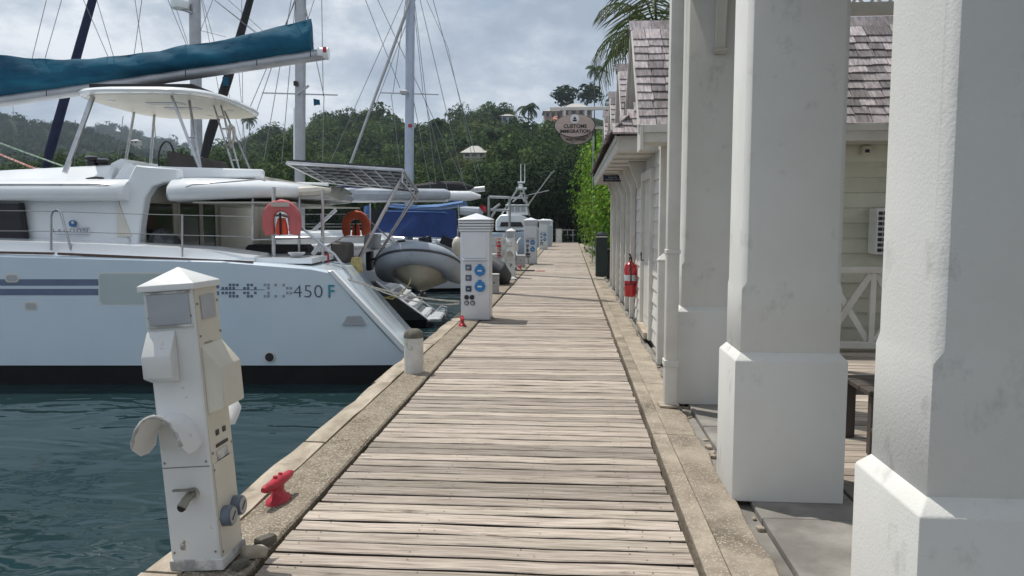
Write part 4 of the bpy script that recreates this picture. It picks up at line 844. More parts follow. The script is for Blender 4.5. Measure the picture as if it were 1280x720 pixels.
# end of the boardwalk
fe_ = thing('end_fence', 'low wooden fence closing the end of the boardwalk', 'fence', (-.2, 60.8, 0))
for k in range(10): x = -1.9 + k * .42; MB().box(x - .04, x + .04, 60.76, 60.84, -.1, .98).build('post', m_bollard, fe_)
for z in (.5, .9): MB().box(-2.0, 2.0, 60.7, 60.758, z, z + .07).build('rail', m_bollard, fe_)
bollard((-.88, 59.2, .0), 'fat white bollard at the far end of the boardwalk', 1.1, .24, False)
for k, (x, h) in enumerate(((-.05, 1.45), (.30, 1.4), (.66, 1.35))):
    t = thing('mooring_post', ('leftmost', 'middle', 'rightmost')[k] + ' of the three white posts beyond the end fence', 'post', (x, 63.2, -1), group='white posts beyond the end fence')
    MB().lathe([(.13, -1), (.13, h - .3), (.16, h - .28), (.16, h - .05), (.1, h), (0, h + .02)], (x, 63.2, 0), 14).build('shaft', m_ped, t, smooth=True); MB().lathe([(.175, h - .62), (.175, h - .5)], (x, 63.2, 0), 14).build('collar', m_pedgrey, t, smooth=True)
# bright bushes between the building and the end
HG = 'bright green bushes beside the boardwalk'
for k, (x, y, rx, rz_, lb) in enumerate(((2.05, 27.2, 1.3, 2.3, 'bright green leafy bush, nearest to the green post'), (2.1, 31.5, 1.45, 2.7, 'bright green bush, second along the boardwalk'), (1.95, 36.0, 1.5, 2.9, 'bright green bush, third along the boardwalk'), (2.1, 41, 1.65, 3.2, 'bright green bush, fourth along the boardwalk'), (2.35, 47, 2.0, 3.6, 'bright green bush, farthest along the boardwalk'), (4.2, 26.5, 1.7, 2.6, 'bright green bush behind the end of the white building'))):
    t = thing('bush', lb, 'bush', (x, y, -.1), group=HG)
    st = MB()
    for i in range(6): a = i * 1.05; st.tube([(x, y, -.1), (x + .2*math.cos(a), y + .2*math.sin(a), rz_*.5), (x + rx*.5*math.cos(a), y + rx*.5*math.sin(a), rz_*1.2)], [.05, .035, .012], 5)
    st.build('stems', m_trunk, t, fix=False)
    qd = crown(9000 if y < 34 else 6500, .085 if y < 34 else .10, 26, seed=200 + k, flat=1.0, spread=.72, scale=(rx * 1.08, rx * 2.0, rz_ * 1.05)) + np.array([0, 0, rz_ * .92]); mesh_quads('foliage', qd, m_leafH, t)
for k, (x, y, lb) in enumerate(((.88, 31.0, 'thin green pole in front of the second bush'), (.80, 43.0, 'thin green pole in front of the fourth bush'))): tag(tub('pole', m_alu, None, [(x, y, -.1), (x, y, 5.0 - 2.4 * k)], .022, 8), lb, 'pole')
# ================================================================== THE NEAR CATAMARAN  (boats' axes: x right, y away, z up)
D0 = 11.06
cat_ = thing('catamaran', 'large white sailing catamaran moored stern to the quay in front', 'boat', (-8, 15, WL), view=True)
def cb_(mb, n, m_, p=None, **k): return mb.build(n, m_, p or cat_, **k)
zb = V(300, 457, D0).z                               # top of the black bottom paint
def hull(y0, wd, flip, tops, boots, nm, tr2):
    """A narrow hull lofted from sections; x runs to the raked stern on the right."""
    st = [(-17.0, .06, 1.50), (-15.5, .5, 1.45), (-13, .80, 1.36), (-10, .95, 1.28), (-7.3, 1.0, V(0, 318, D0).z), (-4.2, 1.0, V(280, 325, D0).z), (-2.90, 1.0, V(392, 334, D0).z)]
    dx = 0; xa, za = tr2[0].x, tr2[0].z; xe, ze_ = tr2[1].x, tr2[1].z
    if flip: st[-1] = (xa - .2, 1.0, za + .01)
    st += [(xa, .99, za), (xa + .03, .985, za - .03)] + [(xa + (xe - xa) * f, .985 - .02 * f, za + (ze_ - za) * f - .02 * math.sin(f * 3.1)) for f in (.25, .5, .75, 1.0)] + [(xe + .05, .96, ze_ - .015)]
    yc = y0 + wd / 2; up, lo = [], []
    for x, k, zt_ in st:
        hw = wd / 2 * k; z0 = zb - (.12 if flip else 0)
        def P(a, z): return (x + dx, yc + a, z)
        zt2 = max(zt_, z0 + .05)
        up.append([P(-hw * .985, z0), P(-hw, z0 + (zt2 - z0) * .4), P(-hw, zt2 - .035), P(-hw + .04, zt2), P(hw - .04, zt2), P(hw, zt2 - .035), P(hw, z0 + (zt2 - z0) * .4), P(hw * .985, z0)])
        lo.append([P(-hw * .97, z0 - .003), P(hw * .97, z0 - .003), P(hw * .8, -1.15), P(0, -1.45), P(-hw * .8, -1.15)])
    a = cb_(MB().loft(up), nm, tops, smooth=True, sharp=30); cb_(MB().loft(lo), 'bottom_paint', boots, a, smooth=True, sharp=40); return a
NT = (V(413, 339, D0), V(500, 438, D0)); FT = (V(470, 352, D0 + 6.05), V(530, 399, D0 + 6.05))
hn = hull(D0, 1.85, 0, m_hullgel, m_boot, 'near_hull', NT); hf_ = hull(D0 + 6.05, 1.85, 1, m_hullshade, m_boot, 'far_hull', FT)
# inner steps of the far hull, white, seen above its side darkened for shade
def stern_steps(y0, tr2, par):
    xa, za = tr2[0].x, tr2[0].z; xe, ze_ = tr2[1].x, tr2[1].z
    for k in range(4):
        f0, f1 = k / 4, (k + 1) / 4; x0, x1 = xa + (xe - xa) * f0, xa + (xe - xa) * f1; z1 = za + (ze_ - za) * f1
        cb_(MB().box(x0 + .05, x1 + .04, y0 + .20, y0 + 1.65, z1 - .05, z1 + .10), 'step', m_gel, par, bevel=.02)
    for yy in (y0 + .02, y0 + 1.69): cb_(MB().prism([(xa - .02, za + .02), (xe + .05, ze_ + .03), (xe + .12, ze_ - .05), (xa + .04, za - .10)], 'y', yy, yy + .14), 'coaming', m_gel, par, bevel=.015)
    cb_(MB().box(xe - .02, xe + .36, y0 + .12, y0 + 1.73, ze_ - .10, ze_ + .015), 'swim_platform', m_gel, par, bevel=.03)
stern_steps(D0 + 6.05, FT, hf_)
lx = FT[1].x + .3
for yy in (D0 + 6.5, D0 + 6.95): tub('ladder_rail', m_steel, hf_, [(lx - .2, yy, -.5), (lx, yy, -.34), (lx + .14, yy, -.38), (lx + .16, yy, -.62), (lx + .1, yy, -.9)], .02)
for z in (-.45, -.65): tub('ladder_rung', m_steel, hf_, [(lx + .15, D0 + 6.5, z), (lx + .15, D0 + 6.95, z)], .016)
xa, za = V(414, 340, D0).x, V(414, 340, D0).z; xe, ze_ = V(500, 438, D0).x, V(500, 438, D0).z
cb_(MB().prism([(xa - .06, za + .015), (xa + .03, za + .03), (xe + .09, ze_ + .02), (xe + .04, ze_ - .03)], 'y', D0 - .012, D0 + .12), 'transom_edge', m_gel, hn, bevel=.012)
# bridge deck between the hulls
cb_(MB().box(-16, -3.4, D0 + 1.86, D0 + 6.04, .05, 1.02), 'bridge_deck', m_gel, bevel=.05)
cb_(MB().box(-16, -2.95, D0 + .25, D0 + 7.7, 1.02, 1.10), 'deck', m_gel)
# prints and openings on the near side
def plate(u0, u1, v0, v1, n, m_, d=.006, par=None, bev=0, D=D0 - .001):
    p, q_ = V(u0, v0, D), V(u1, v1, D); return MB().box(p.x, q_.x, D - d, D + .03, q_.z, p.z).build(n, m_, par or hn, bevel=bev)
for (u0, u1, v0, v1) in ((-130, 123, 349, 357), (-130, 123, 361, 369), (266, 274, 353, 360.5), (266, 274, 364, 369)): plate(u0, u1, v0, v1, 'stripe', m_stripe, .003)
def rplate(u0, u1, v0, v1, n, m_, d, r=.05, par=None):
    p, q_ = V(u0, v0, D0), V(u1, v1, D0); pts = []
    for cx, cz, a0 in ((q_.x - r, p.z - r, 0), (p.x + r, p.z - r, 90), (p.x + r, q_.z + r, 180), (q_.x - r, q_.z + r, 270)):
        for k in range(5): a = R(a0 + 22.5 * k); pts.append((cx + r * math.cos(a), cz + r * math.sin(a)))
    return MB().prism(pts, 'y', D0 - d, D0 + .03).build(n, m_, par or hn)
hw_ = rplate(124, 212, 342.5, 379.5, 'hull_window', m_hullglass, .005, .045); rplate(122.8, 213.2, 341.2, 380.8, 'window_rim', m_gelcream, .003, .055, hw_)
for (u0, u1, v0, v1) in ((6, 24, 342, 353), (30, 47, 377, 388)):
    o = rplate(u0, u1, v0, v1, 'vent_rim', m_gelcream, .005, .05); rplate(u0 + 2, u1 - 2, v0 + 2, v1 - 1.5, 'vent_opening', m_alu, .008, .035, o)
g = MB().prism([(V(428, 406, D0).x, V(428, 406, D0).z), (V(457, 406, D0).x, V(457, 406, D0).z), (V(451, 395, D0).x, V(451, 395, D0).z), (V(434, 395, D0).x, V(434, 395, D0).z)], 'y', D0 - .006, D0 + .03).build('grab_recess', m_alu, hn, bevel=.01)
plate(428, 457, 404.5, 406.5, 'recess_lip', m_pedgrey, .012, g)
c_ = V(337, 446.5, D0); o = MB().lathe([(0, -.012), (.062, -.012), (.068, 0)], (c_.x, D0, c_.z), 24, 'y').build('outlet', m_blackpl, hn, smooth=True); MB().lathe([(.066, -.008), (.078, -.008), (.078, .004), (.066, .004)], (c_.x, D0, c_.z), 24, 'y').build('outlet_ring', m_gelcream, o, smooth=True)
px_ = []
rowsA = {0: [(280, 1), (284, 1), (288, 1), (297, 1), (302, 1), (308, 1)], }
def sq(u, v, s=3.2): return (u, u + s, v, v + s)
pix = [(277, 358.6), (281.5, 358.6), (286, 354.5), (286, 358.6), (290.5, 354.5), (290.5, 358.6), (295, 354.5), (277, 364.5), (281.5, 364.5), (286, 364.5), (286, 368.6), (290.5, 364.5), (290.5, 368.6), (295, 368.6),
       (304, 358.6), (308.5, 354.5), (308.5, 358.6), (313, 354.5), (317.5, 358.6), (304, 364.5), (308.5, 364.5), (308.5, 368.6), (313, 368.6), (317.5, 364.5)]
pix2 = [(329.5, 354.5), (334, 354.5), (334, 358.6), (334, 364.5), (329.5, 368.6), (334, 368.6), (343, 354.5), (343, 368.6), (353, 354.5), (353, 368.6), (357.5, 358.6), (362, 358.6), (357.5, 364.5), (362, 364.5)]
for L_, n_, m_ in ((pix, 'square_print', m_pixel), (pix2, 'pale_square_print', m_pixel2)):
    b = MB()
    for u, v in L_: p, q_ = V(u, v, D0), V(u + 3.3, v + 3.3, D0); b.box(p.x, q_.x, D0 - .004, D0 + .02, q_.z, p.z)
    b.build(n_, m_, hn)['kind'] = 'stuff'
plate(275, 331, 361.7, 362.5, 'thin_line_print', m_stripe, .0035)
t_ = V(366, 365, D0 - .003); text('450', .265, (t_.x, D0 - .003, t_.z), RT, m_logo_dark, hn, align='LEFT', sx=1.08, bold=-.004, space=1.04)
t_ = V(409, 365, D0 - .003); text('F', .265, (t_.x, D0 - .003, t_.z), RT, m_logo_teal, hn, align='LEFT', sx=.9, bold=.002)
# brown toe rail and side-deck moulding
p, q_ = V(-330, 312, D0 + .05), V(316, 328.5, D0 + .05)
for u0, v0, u1, v1 in ((-330, 309, 66, 317), (72, 317.2, 316, 328)):
    p, q_ = V(u0, v0, D0 + .03), V(u1, v1, D0 + .03); cb_(MB().bar((p.x, D0 + .05, p.z), (q_.x, D0 + .05, q_.z), .05, .035), 'toe_rail', m_teak)
p, q_ = V(150, 306, D0 + .4), V(318, 320, D0 + .4)
cb_(MB().loft([[(x, D0 + .12, 1.02), (x, D0 + .9, 1.02), (x, D0 + .9, z), (x, D0 + .22, z - .02)] for x, z in ((-9, 1.42), (-6.0, 1.33), (-4.5, 1.25), (V(312, 320, D0).x, 1.15))]), 'side_deck', m_gel, smooth=True)
# cabin: side wall with raked window, coachroof, logo
CY = D0 + .85
cabn = cb_(MB().loft([[(-12.5, CY + .3, 1.1), (-12.5, D0 + 7.0, 1.1), (-11.4, D0 + 7.0, 2.0), (-11.4, CY + .35, 2.0)], [(V(165, 310, CY).x, CY, 1.1), (V(165, 310, CY).x, D0 + 7.0, 1.1), (V(147, 240, CY).x, D0 + 7.0, 2.06), (V(147, 240, CY).x, CY + .06, 2.06)]]), 'cabin', m_gel, bevel=.03)
wy = lambda z: CY + .06 * (z - 1.1) / .96 - .004
def cplate(poly, n, m_, d=.006, par=None):
    b = MB(); k = len(poly); P = [V(u, v, CY + .03) for u, v in poly]; vs = [(p.x, wy(p.z) - d, p.z) for p in P] + [(p.x, wy(p.z) + .03, p.z) for p in P]
    b.add(vs, [tuple(range(k))[::-1], tuple(range(k, 2*k))] + [(i, (i+1) % k, k + (i+1) % k, k + i) for i in range(k)]); return b.build(n, m_, par or cabn)
cplate([(-260, 308), (37, 308), (27, 254), (-240, 254)], 'window', m_glass, .008)
cplate([(31, 308), (38, 308), (28, 253.5), (23, 253.5)], 'window_edge', m_black, .014)
t_ = V(89, 288.5, CY + .03); text('LAGOON', .08, (t_.x, wy(t_.z) - .012, t_.z), RT, m_logo_dark, cabn, sx=1.2, space=1.55, bold=.0, extrude=.001)
for v, ua in ((285, 92), (292.8, 67)): p, q_ = V(ua, v, CY), V(110, v, CY); cb_(MB().box(p.x, q_.x, wy(p.z) - .006, wy(p.z) + .02, p.z - .004, p.z + .004), 'logo_line', m_pixel2, cabn)
c_ = V(89, 279.5, CY); MB().lathe([(0, -.008), (.052, -.008), (.052, .03)], (c_.x, wy(c_.z), c_.z), 20, 'y').build('round_emblem', m_bluetop, cabn); MB().lathe([(0, -.004), (.022, -.004), (.022, .0)], (c_.x + .012, wy(c_.z) - .009, c_.z + .018), 14, 'y').build('emblem_highlight', m_signw, cabn)
# roof overhang: fat rounded slab
def rounded_slab(xs, yn, yf, zfun, th_, n, m_, par=None, r=.15):
    rings = []
    for x, dyn, dyf in xs:
        z = zfun(x); y0, y1 = yn + dyn, yf - dyf; th = th_(x) if callable(th_) else th_
        sec = [(y0 + .16, z), (y0 + .05, z + .02), (y0, z + th * .30), (y0 + .03, z + th * .6), (y0 + .16, z + th * .86), (y0 + .42, z + th), ((y0 + y1) / 2, z + th * 1.12), (y1 - .42, z + th), (y1 - .1, z + th * .8), (y1, z + th * .3), (y1 - .16, z)]
        rings.append([(x, a, b) for a, b in sec])
    return MB().loft(rings).build(n, m_, par or cat_, smooth=True, sharp=50)
xr = V(150, 236, CY - .25).x
rounded_slab([(-12, .8, .8), (-10.5, .25, .25), (-8, 0, 0), (xr - .5, 0, 0), (xr - .06, .02, .02), (xr, .10, .1)], CY - .28, D0 + 7.25, lambda x: V(100, 250.5, CY - .28).z, .34, 'cabin_roof', m_gel)
for (a, b_) in (((-200, 231), (140, 231)), ((140, 231), (150, 226.5))): pass
tub('grab_rail', m_steel, cat_, [V(-150, 230, CY - .22), V(0, 230.5, CY - .22), V(130, 230.5, CY - .22), V(143, 234, CY - .2)], .011)
for u in (0, 15, 76): tub('rail_foot', m_steel, cat_, [V(u, 230.3, CY - .22), V(u, 236, CY - .2)], .010, 5)
# coachroof and flybridge moulding
FZ = V(200, 213, 12.6).z
cb_(MB().loft([[(-11, 13.0, 2.2), (-11, 17.4, 2.2), (-10.6, 17.2, 2.42), (-10.6, 13.2, 2.42)], [(V(150, 214, 12.8).x, 12.35, 2.2), (V(150, 214, 12.8).x, 17.4, 2.2), (V(150, 207, 12.8).x, 17.2, 2.56), (V(150, 207, 12.8).x, 12.6, 2.56)]]), 'coachroof', m_gel, bevel=.05)
cb_(MB().prism([(V(143, 210, 12.6).x, 2.3), (V(160, 200, 12.6).x, V(160, 203, 12.6).z), (V(168, 186, 12.6).x, V(168, 207, 12.6).z), (V(220, 183, 12.6).x, V(220, 209, 12.6).z), (V(330, 212, 12.6).x, V(330, 212, 12.6).z), (V(330, 213, 12.6).x, 2.35)], 'y', 12.5, 12.66), 'flybridge_side', m_gel, bevel=.03)
cb_(MB().prism([(V(143, 210, 12.6).x, 2.3), (V(160, 200, 12.6).x, V(160, 203, 12.6).z), (V(168, 186, 12.6).x, V(168, 207, 12.6).z), (V(220, 183, 12.6).x, V(220, 209, 12.6).z), (V(330, 212, 12.6).x, V(330, 212, 12.6).z), (V(330, 213, 12.6).x, 2.35)], 'y', 16.9, 17.05), 'flybridge_side', m_gel, bevel=.03)
cb_(MB().box(-7.0, -4.2, 12.66, 16.9, 2.30, 2.40), 'flybridge_floor', m_gelcream)
pp = [V(143, 208, 12.9), V(165, 180, 12.9)]
cons = cb_(MB().prism([(V(143, 212, 12.95).x, 2.4), (V(146, 208, 12.95).x, V(146, 206, 12.95).z), (V(160, 199, 12.95).x, V(159, 199, 12.95).z), (V(174, 201, 12.95).x, V(172, 206, 12.95).z), (V(168, 212, 12.95).x, 2.4)], 'y', 12.72, 14.0), 'helm_console', m_gel, bevel=.02)
tub('steering_wheel', m_blackpl, cat_, [Vector((V(208, 200, 13.6).x + .03 * math.sin(a), 13.6 + .3 * math.cos(a), V(208, 200, 13.6).z + .02 + .3 * math.sin(a))) for a in [2*math.pi*i/20 for i in range(21)]], .016)
# dark helm seat back
p, q_ = V(214, 197, 13.5), V(284, 214, 13.5); cb_(MB().prism([(p.x, V(214, 189.5, 13.5).z), (q_.x, V(284, 203, 13.5).z), (q_.x, V(284, 218, 13.5).z), (p.x, V(214, 216, 13.5).z)], 'y', 13.3, 13.55), 'seat_back', m_seat, bevel=.03)
# winches
for u, v, r in ((116, 200, .15), (129, 203, .13)):
    c_ = V(u, 214, 12.9); h0 = V(u, v - 2.5, 12.9).z
    MB().lathe([(r, c_.z), (r * .95, c_.z + .05), (r * .62, c_.z + .08), (r * .58, h0 - .06), (r * .8, h0 - .04), (r * .8, h0), (0, h0 + .01)], (c_.x, 12.9, 0), 20).build('winch', m_blackpl, cat_, smooth=True); MB().lathe([(r * .7, h0 + .01), (r * .7, h0 + .03), (0, h0 + .03)], (c_.x, 12.9, 0), 20).build('winch_top', m_alu, cat_, smooth=True)
tub('winch_handle', m_blackpl, cat_, [V(108, 224, 12.4), V(120, 222, 12.4), V(129, 223, 12.4)], .022)
# arch pillar on the near side, aft bulkhead with doors, far pillar
PYD = CY + .02
def poly_y(pts, y0, y1, n, m_, D, bev=.02, par=None): return MB().prism([(V(u, v, D).x, V(u, v, D).z) for u, v in pts], 'y', y0, y1).build(n, m_, par or cat_, bevel=bev, sharp=40)
poly_y([(147, 250), (165, 310), (173, 310), (176, 278), (181, 247), (190, 233), (205, 228), (222, 227), (222, 211), (180, 207.5), (169, 206)], PYD, PYD + .22, 'arch_pillar', m_gel, PYD)
poly_y([(148, 252), (165, 296), (147, 296)], PYD - .02, PYD - .002, 'corner_moulding', m_gelcream, PYD, 0)
BX = V(172, 300, CY).x
bk = cb_(MB().box(BX - .12, BX, CY + .24, D0 + 6.9, 1.02, 2.3), 'aft_bulkhead', m_beige)
def bplate(ya, yb, za, zb2, n, m_, d=.01, par=None): return MB().box(BX + .001, BX + d, ya, yb, za, zb2).build(n, m_, par or bk)
w1 = bplate(CY + .30, 13.15, 1.12, 1.93, 'galley_window', m_glass); 
for ya, yb in ((13.42, 14.25), (14.40, 15.0)):
    d_ = bplate(ya, yb, 1.06, 1.95, 'door_glass', m_glass, .012); 
    for a, b2 in ((ya - .07, ya - .002), (yb + .002, yb + .07)): bplate(a, b2, 1.04, 1.99, 'door_frame', m_gelcream, .03, d_)
bplate(13.2, 13.3, 1.06, 1.95, 'mullion', m_gelcream, .025)
bplate(15.3, 17.2, 1.1, 1.92, 'beige_panel', m_gelcream, .012)
cb_(MB().prism([(BX - .05, 1.08), (BX + .30, 1.08), (BX + .24, 1.95), (BX + .12, 2.3), (BX - .05, 2.3)], 'y', D0 + 6.62, D0 + 6.9), 'far_pillar', m_gelcream, bevel=.03)
cb_(MB().box(BX + .02, -3.2, D0 + 1.5, D0 + 6.6, 1.02, 1.06), 'cockpit_sole', m_gelcream)
# cockpit hardtop
def ht(x): return V(215, 251, 11.75).z + (x - V(215, 250, 11.75).x) * .045
hx0, hx1 = V(203, 240, 11.7).x, V(424, 240, 14.3).x
sec = []
for f, dn in ((0, .35), (.012, .16), (.05, .03), (.2, 0), (.45, .05), (.65, .25), (.8, .62), (.9, 1.05), (.96, 1.6), (.99, 2.1), (1.0, 2.6)): sec.append((hx0 + (hx1 - hx0) * f, dn, dn))
rounded_slab(sec, 11.60, 17.6, ht, lambda x: .36 - .15 * max(0, (x - hx0) / (hx1 - hx0)) ** 1.5, 'hardtop', m_gel)
cb_(MB().prism([(hx0 + .35, 11.95), (hx0 + 1.9, 12.0), (hx1 - .45, 13.3), (hx1 - .25, 14.6), (hx1 - .45, 15.9), (hx0 + 1.9, 17.2), (hx0 + .35, 17.2)], 'z', ht(hx0) - .025, ht(hx0) - .003), 'hardtop_lining', m_gelcream)
tub('hardtop_rail', m_steel, cat_, [V(232, 234, 11.56), V(240, 231, 11.56), V(280, 228, 11.56), V(325, 224, 11.6), V(332, 226, 11.6)], .010)
tub('rolled_curtain', m_gelcream, cat_, [V(362, 239, 12.6), V(378, 240, 12.6), V(395, 239, 12.7), V(412, 238, 13.0)], [.05, .085, .085, .04], 8)
for u0, v0, u1, v1, D, r in ((316, 236, 316, 300, 12.2, .020), (342, 234, 342, 325, 11.9, .030), (374, 238, 374, 318, 12.6, .022), (403.5, 237, 403.5, 338, 12.2, .024)): tub('hardtop_post', m_steel, cat_, [V(u0, v0, D), V(u1, v1, D)], r, 8)
# upper bimini
bxc, byc, bz = -6.12, 14.25, V(190, 117, 12.7).z
def sup(k, z):
    out = []
    for i in range(40):
        a = 2*math.pi*i/40; c, s = math.cos(a), math.sin(a); out.append((bxc + 1.22*k*abs(c)**.55*(1 if c > 0 else -1), byc + 1.68*k*abs(s)**.55*(1 if s > 0 else -1), z + .0*k))
    return out
bm_ = cb_(MB().loft([sup(.93, bz), sup(.99, bz + .015), sup(1, bz + .05), sup(.98, bz + .09), sup(.90, bz + .12)]), 'bimini_top', m_gel, smooth=True, sharp=50)
MB().loft([sup(.925, bz - .006), sup(.925, bz - .001)]).build('bimini_lining', m_gelcream, bm_)
cb_(MB().prism([(bxc - .85, 12.9), (bxc + .85, 12.9), (bxc + .95, 15.2), (bxc - .95, 15.2)], 'z', bz + .13, bz + .19), 'solar_panel', m_black, bm_)
for (x, y) in ((bxc + .05, 13.7), (bxc + .1, 14.3)): cb_(MB().box(x - .3, x + .3, y - .13, y + .13, bz - .014, bz - .007), 'hatch', m_alu, bm_)
for (x, y) in ((bxc - .75, 13.4), (bxc + .85, 14.6), (bxc + .2, 15.3)): MB().lathe([(0, -.014), (.07, -.014), (.07, -.007)], (x, y, bz), 16).build('down_light', m_whitepl, bm_)
tub('bimini_rail', m_steel, bm_, [V(131, 116, 12.7), V(137, 111.5, 12.7), V(165, 110.5, 12.7), V(172, 114, 12.7)], .014)
for u0, v0, D0_, u1, v1, D1_, r in ((116, 121, 12.9, 81, 216, 12.4, .042), (168, 138, 14.9, 157, 201, 14.0, .026), (193, 142, 15.2, 188, 207, 14.6, .026), (214, 119, 12.9, 250, 212, 12.7, .024), (236, 123, 13.4, 251, 212, 12.8, .024)): tub('bimini_post', m_steel, cat_, [V(u0, v0, D0_), V(u1, v1, D1_)], r, 8)
for v in (172, 186): tub('post_rung', m_steel, cat_, [V(214 + (v-119)*.387, v, 12.8), V(236 + (v-123)*.17, v, 13.1)], .014)
# folding ladder at the aft end of the flybridge
for a, b_ in (((266, 128), (292, 211)), ((276, 131), (299, 211)), ((281, 139), (312, 211))): tub('ladder_rail', m_steel, cat_, [V(*a, 14.0), V(*b_, 13.4)], .018)
for v, u0, u1 in ((146, 272, 281), (161, 277, 285), (181, 283, 291), (200, 289, 297)): cb_(MB().bar(V(u0, v, 13.8), V(u1, v, 13.8), .08, .025), 'ladder_step', m_gelcream)
tub('line_coil', m_rope, cat_, [V(288, 156, 13.6), V(292, 160, 13.6), V(293, 172, 13.6), V(289, 184, 13.6), V(286, 172, 13.6), V(288, 156, 13.6)], .03)
# sheets on the coachroof
tub('red_sheet', m_roper, cat_, [V(-40, 176, 13), V(10, 197, 13), V(48, 212.5, 13), V(60, 215, 13), V(100, 215, 12.9)], .016); tub('red_sheet', m_roper, cat_, [V(99, 214, 12.8), V(102, 220, 12.6), V(112, 224, 12.5)], .016)
tub('green_sheet', m_ropeg, cat_, [V(-40, 164, 13.2), V(30, 190, 13.2), V(80, 208, 13)], .014)
cb_(MB().box(V(47, 212, 13).x, V(52, 212, 13).x, 12.95, 13.08, V(47, 217, 13).z, V(47, 210, 13).z), 'turning_block', m_steel, bevel=.01)
# boom with its teal sail cover
BD = 14.2
def boom_ring(u, v, r, D): c = V(u, v, D); return [(c.x, c.y + r * .8 * math.cos(a), c.z + r * math.sin(a)) for a in [2*math.pi*i/14 for i in range(14)]]
boom = cb_(MB().loft([boom_ring(u, v, .105, BD) for u, v in ((-420, 186), (-200, 158), (0, 127), (200, 98), (410, 67))]), 'boom', m_alu, smooth=True, sharp=50)
cb_(MB().loft([boom_ring(u, 67, .112, BD) for u in (398, 411)]), 'boom_end', m_gel, boom, smooth=True, sharp=50); cb_(MB().box(V(405, 62, BD).x, V(409.5, 66, BD).x, BD - .094, BD - .088, V(405, 67, BD).z, V(405, 60, BD).z), 'red_mark', m_red, boom)
cov = []; rs = random.Random(5)
tab = [(-420, 105, 180), (-200, 84, 150), (-60, 70, 131), (0, 68.5, 122), (40, 73, 117), (80, 74.5, 111), (110, 73.5, 107), (150, 69.5, 101), (200, 63.5, 94), (232, 55.5, 89.5), (262, 53.5, 85.5), (300, 45, 80), (345, 34, 73), (380, 25.5, 67.5), (389, 23.5, 66)]
fine = []
for i in range(len(tab) - 1):
    for k in range(4): f = k / 4; fine.append(tuple(tab[i][j] * (1 - f) + tab[i+1][j] * f for j in range(3)))
fine.append(tab[-1])
for i, (u, vt, vb) in enumerate(fine):
    a, b_ = V(u, vt, BD), V(u, vb, BD); ring = []
    for j in range(20):
        t0 = j / 20 * 2 * math.pi; zz = (1 + math.sin(t0)) / 2
        wd = .012 + .19 * (1 - zz) ** .65 * min(1, .45 + 3 * zz)
        wob = .024 * math.sin(u * .09 + 5 * zz + 2 * math.sin(u * .031)) + .014 * math.sin(u * .23 - 9 * zz) + .012 * math.sin(u * .41 + 14 * zz) + rs.uniform(-.003, .003)
        ring.append((a.x, BD + (wd + wob) * math.cos(t0), b_.z + (a.z - b_.z) * zz + .006 * math.sin(u * .15)))
    cov.append(ring)
cv = cb_(MB().loft(cov), 'sail_cover', m_teal, smooth=True, sharp=60)
cb_(MB().box(V(-14, 86, BD).x, V(3, 96, BD).x, BD - .225, BD - .214, V(0, 97, BD).z, V(0, 86, BD).z), 'white_logo_patch', m_signw, cv, bevel=.002)
for u, vt, vb in ((58, 74, 115), (232, 56, 90), (321, 40, 77), (388, 24, 66)): tub('cover_tie', m_navy, cat_, [V(u, vb + 5, BD - .12), V(u, vb - 2, BD - .19)], .008, 5)
for a, b_ in (((40, 74), (58, 0)), ((56, 74), (77, 0)), ((135, 71), (100, -10)), ((142, 71), (118, -10)), ((233, 56), (208, -5)), ((324, 45), (262, -5)), ((369, 37), (370, -10)), ((385, 24), (396, -10)), ((392, 56), (378, -10))):
    tub('lazy_jack', m_wire, cat_, [V(a[0], a[1], BD), V(b_[0], b_[1], BD)], .006, 5)
mst = V(-460, 200, BD); tub('mast', m_alu, cat_, [(mst.x, BD, 2.5), (mst.x, BD, 20)], .14, 10)
# guard rails: stanchions and lines along the near side
for u in (65, 77, 228): pass
tub('gate_hoop', m_steel, cat_, [V(64, 313, D0 + .12), V(64, 270, D0 + .12), V(66, 264, D0 + .12), V(71, 262, D0 + .12), V(76, 265, D0 + .12), V(89, 313, D0 + .2)], .018)
for u, vt, vb in ((228, 268, 321), (-150, 262, 310)): tub('stanchion', m_steel, cat_, [V(u, vb, D0 + .12), V(u, vt, D0 + .12)], .014)
for pts in ([V(-150, 262, D0 + .12), V(64, 264, D0 + .12), V(150, 267, D0 + .12), V(228, 269, D0 + .12), V(316, 271, D0 + .3)], [V(-150, 288, D0 + .12), V(64, 289, D0 + .12), V(228, 294, D0 + .12), V(316, 296, D0 + .3)]): tub('guard_line', m_wire, cat_, pts, .006, 5)
# aft rail, cushions, small things at the stern
tub('aft_rail', m_steel, cat_, [V(329, 270, 12), V(352, 269, 12), V(360, 271, 12), V(418, 318, 11.9), V(439, 345, 11.8), V(440, 372, 11.8)], .020, 8); tub('aft_rail', m_steel, cat_, [V(316, 300, 12), V(404, 297, 12)], .012)
tub('aft_rail', m_steel, cat_, [V(404, 311, 12.1), V(430, 296, 17), V(462, 296, 17), V(500, 322, 17)], .018); tub('aft_rail', m_steel, cat_, [V(463, 277, 17), V(500, 310, 17), V(508, 318, 17)], .018)
cb_(MB().box(V(308, 306, 13).x, V(386, 325, 13).x, 12.9, 13.4, V(308, 327, 13).z, V(308, 306, 13).z), 'cushion', m_black, bevel=.05)
cb_(MB().prism([(V(360, 322, 12.6).x, 1.0), (V(362, 319, 12.6).x, V(362, 318, 12.6).z), (V(405, 315, 12.6).x, V(405, 315, 12.6).z), (V(405, 335, 12.6).x, 1.0)], 'y', 12.3, 12.9), 'locker', m_ribdark, bevel=.02)
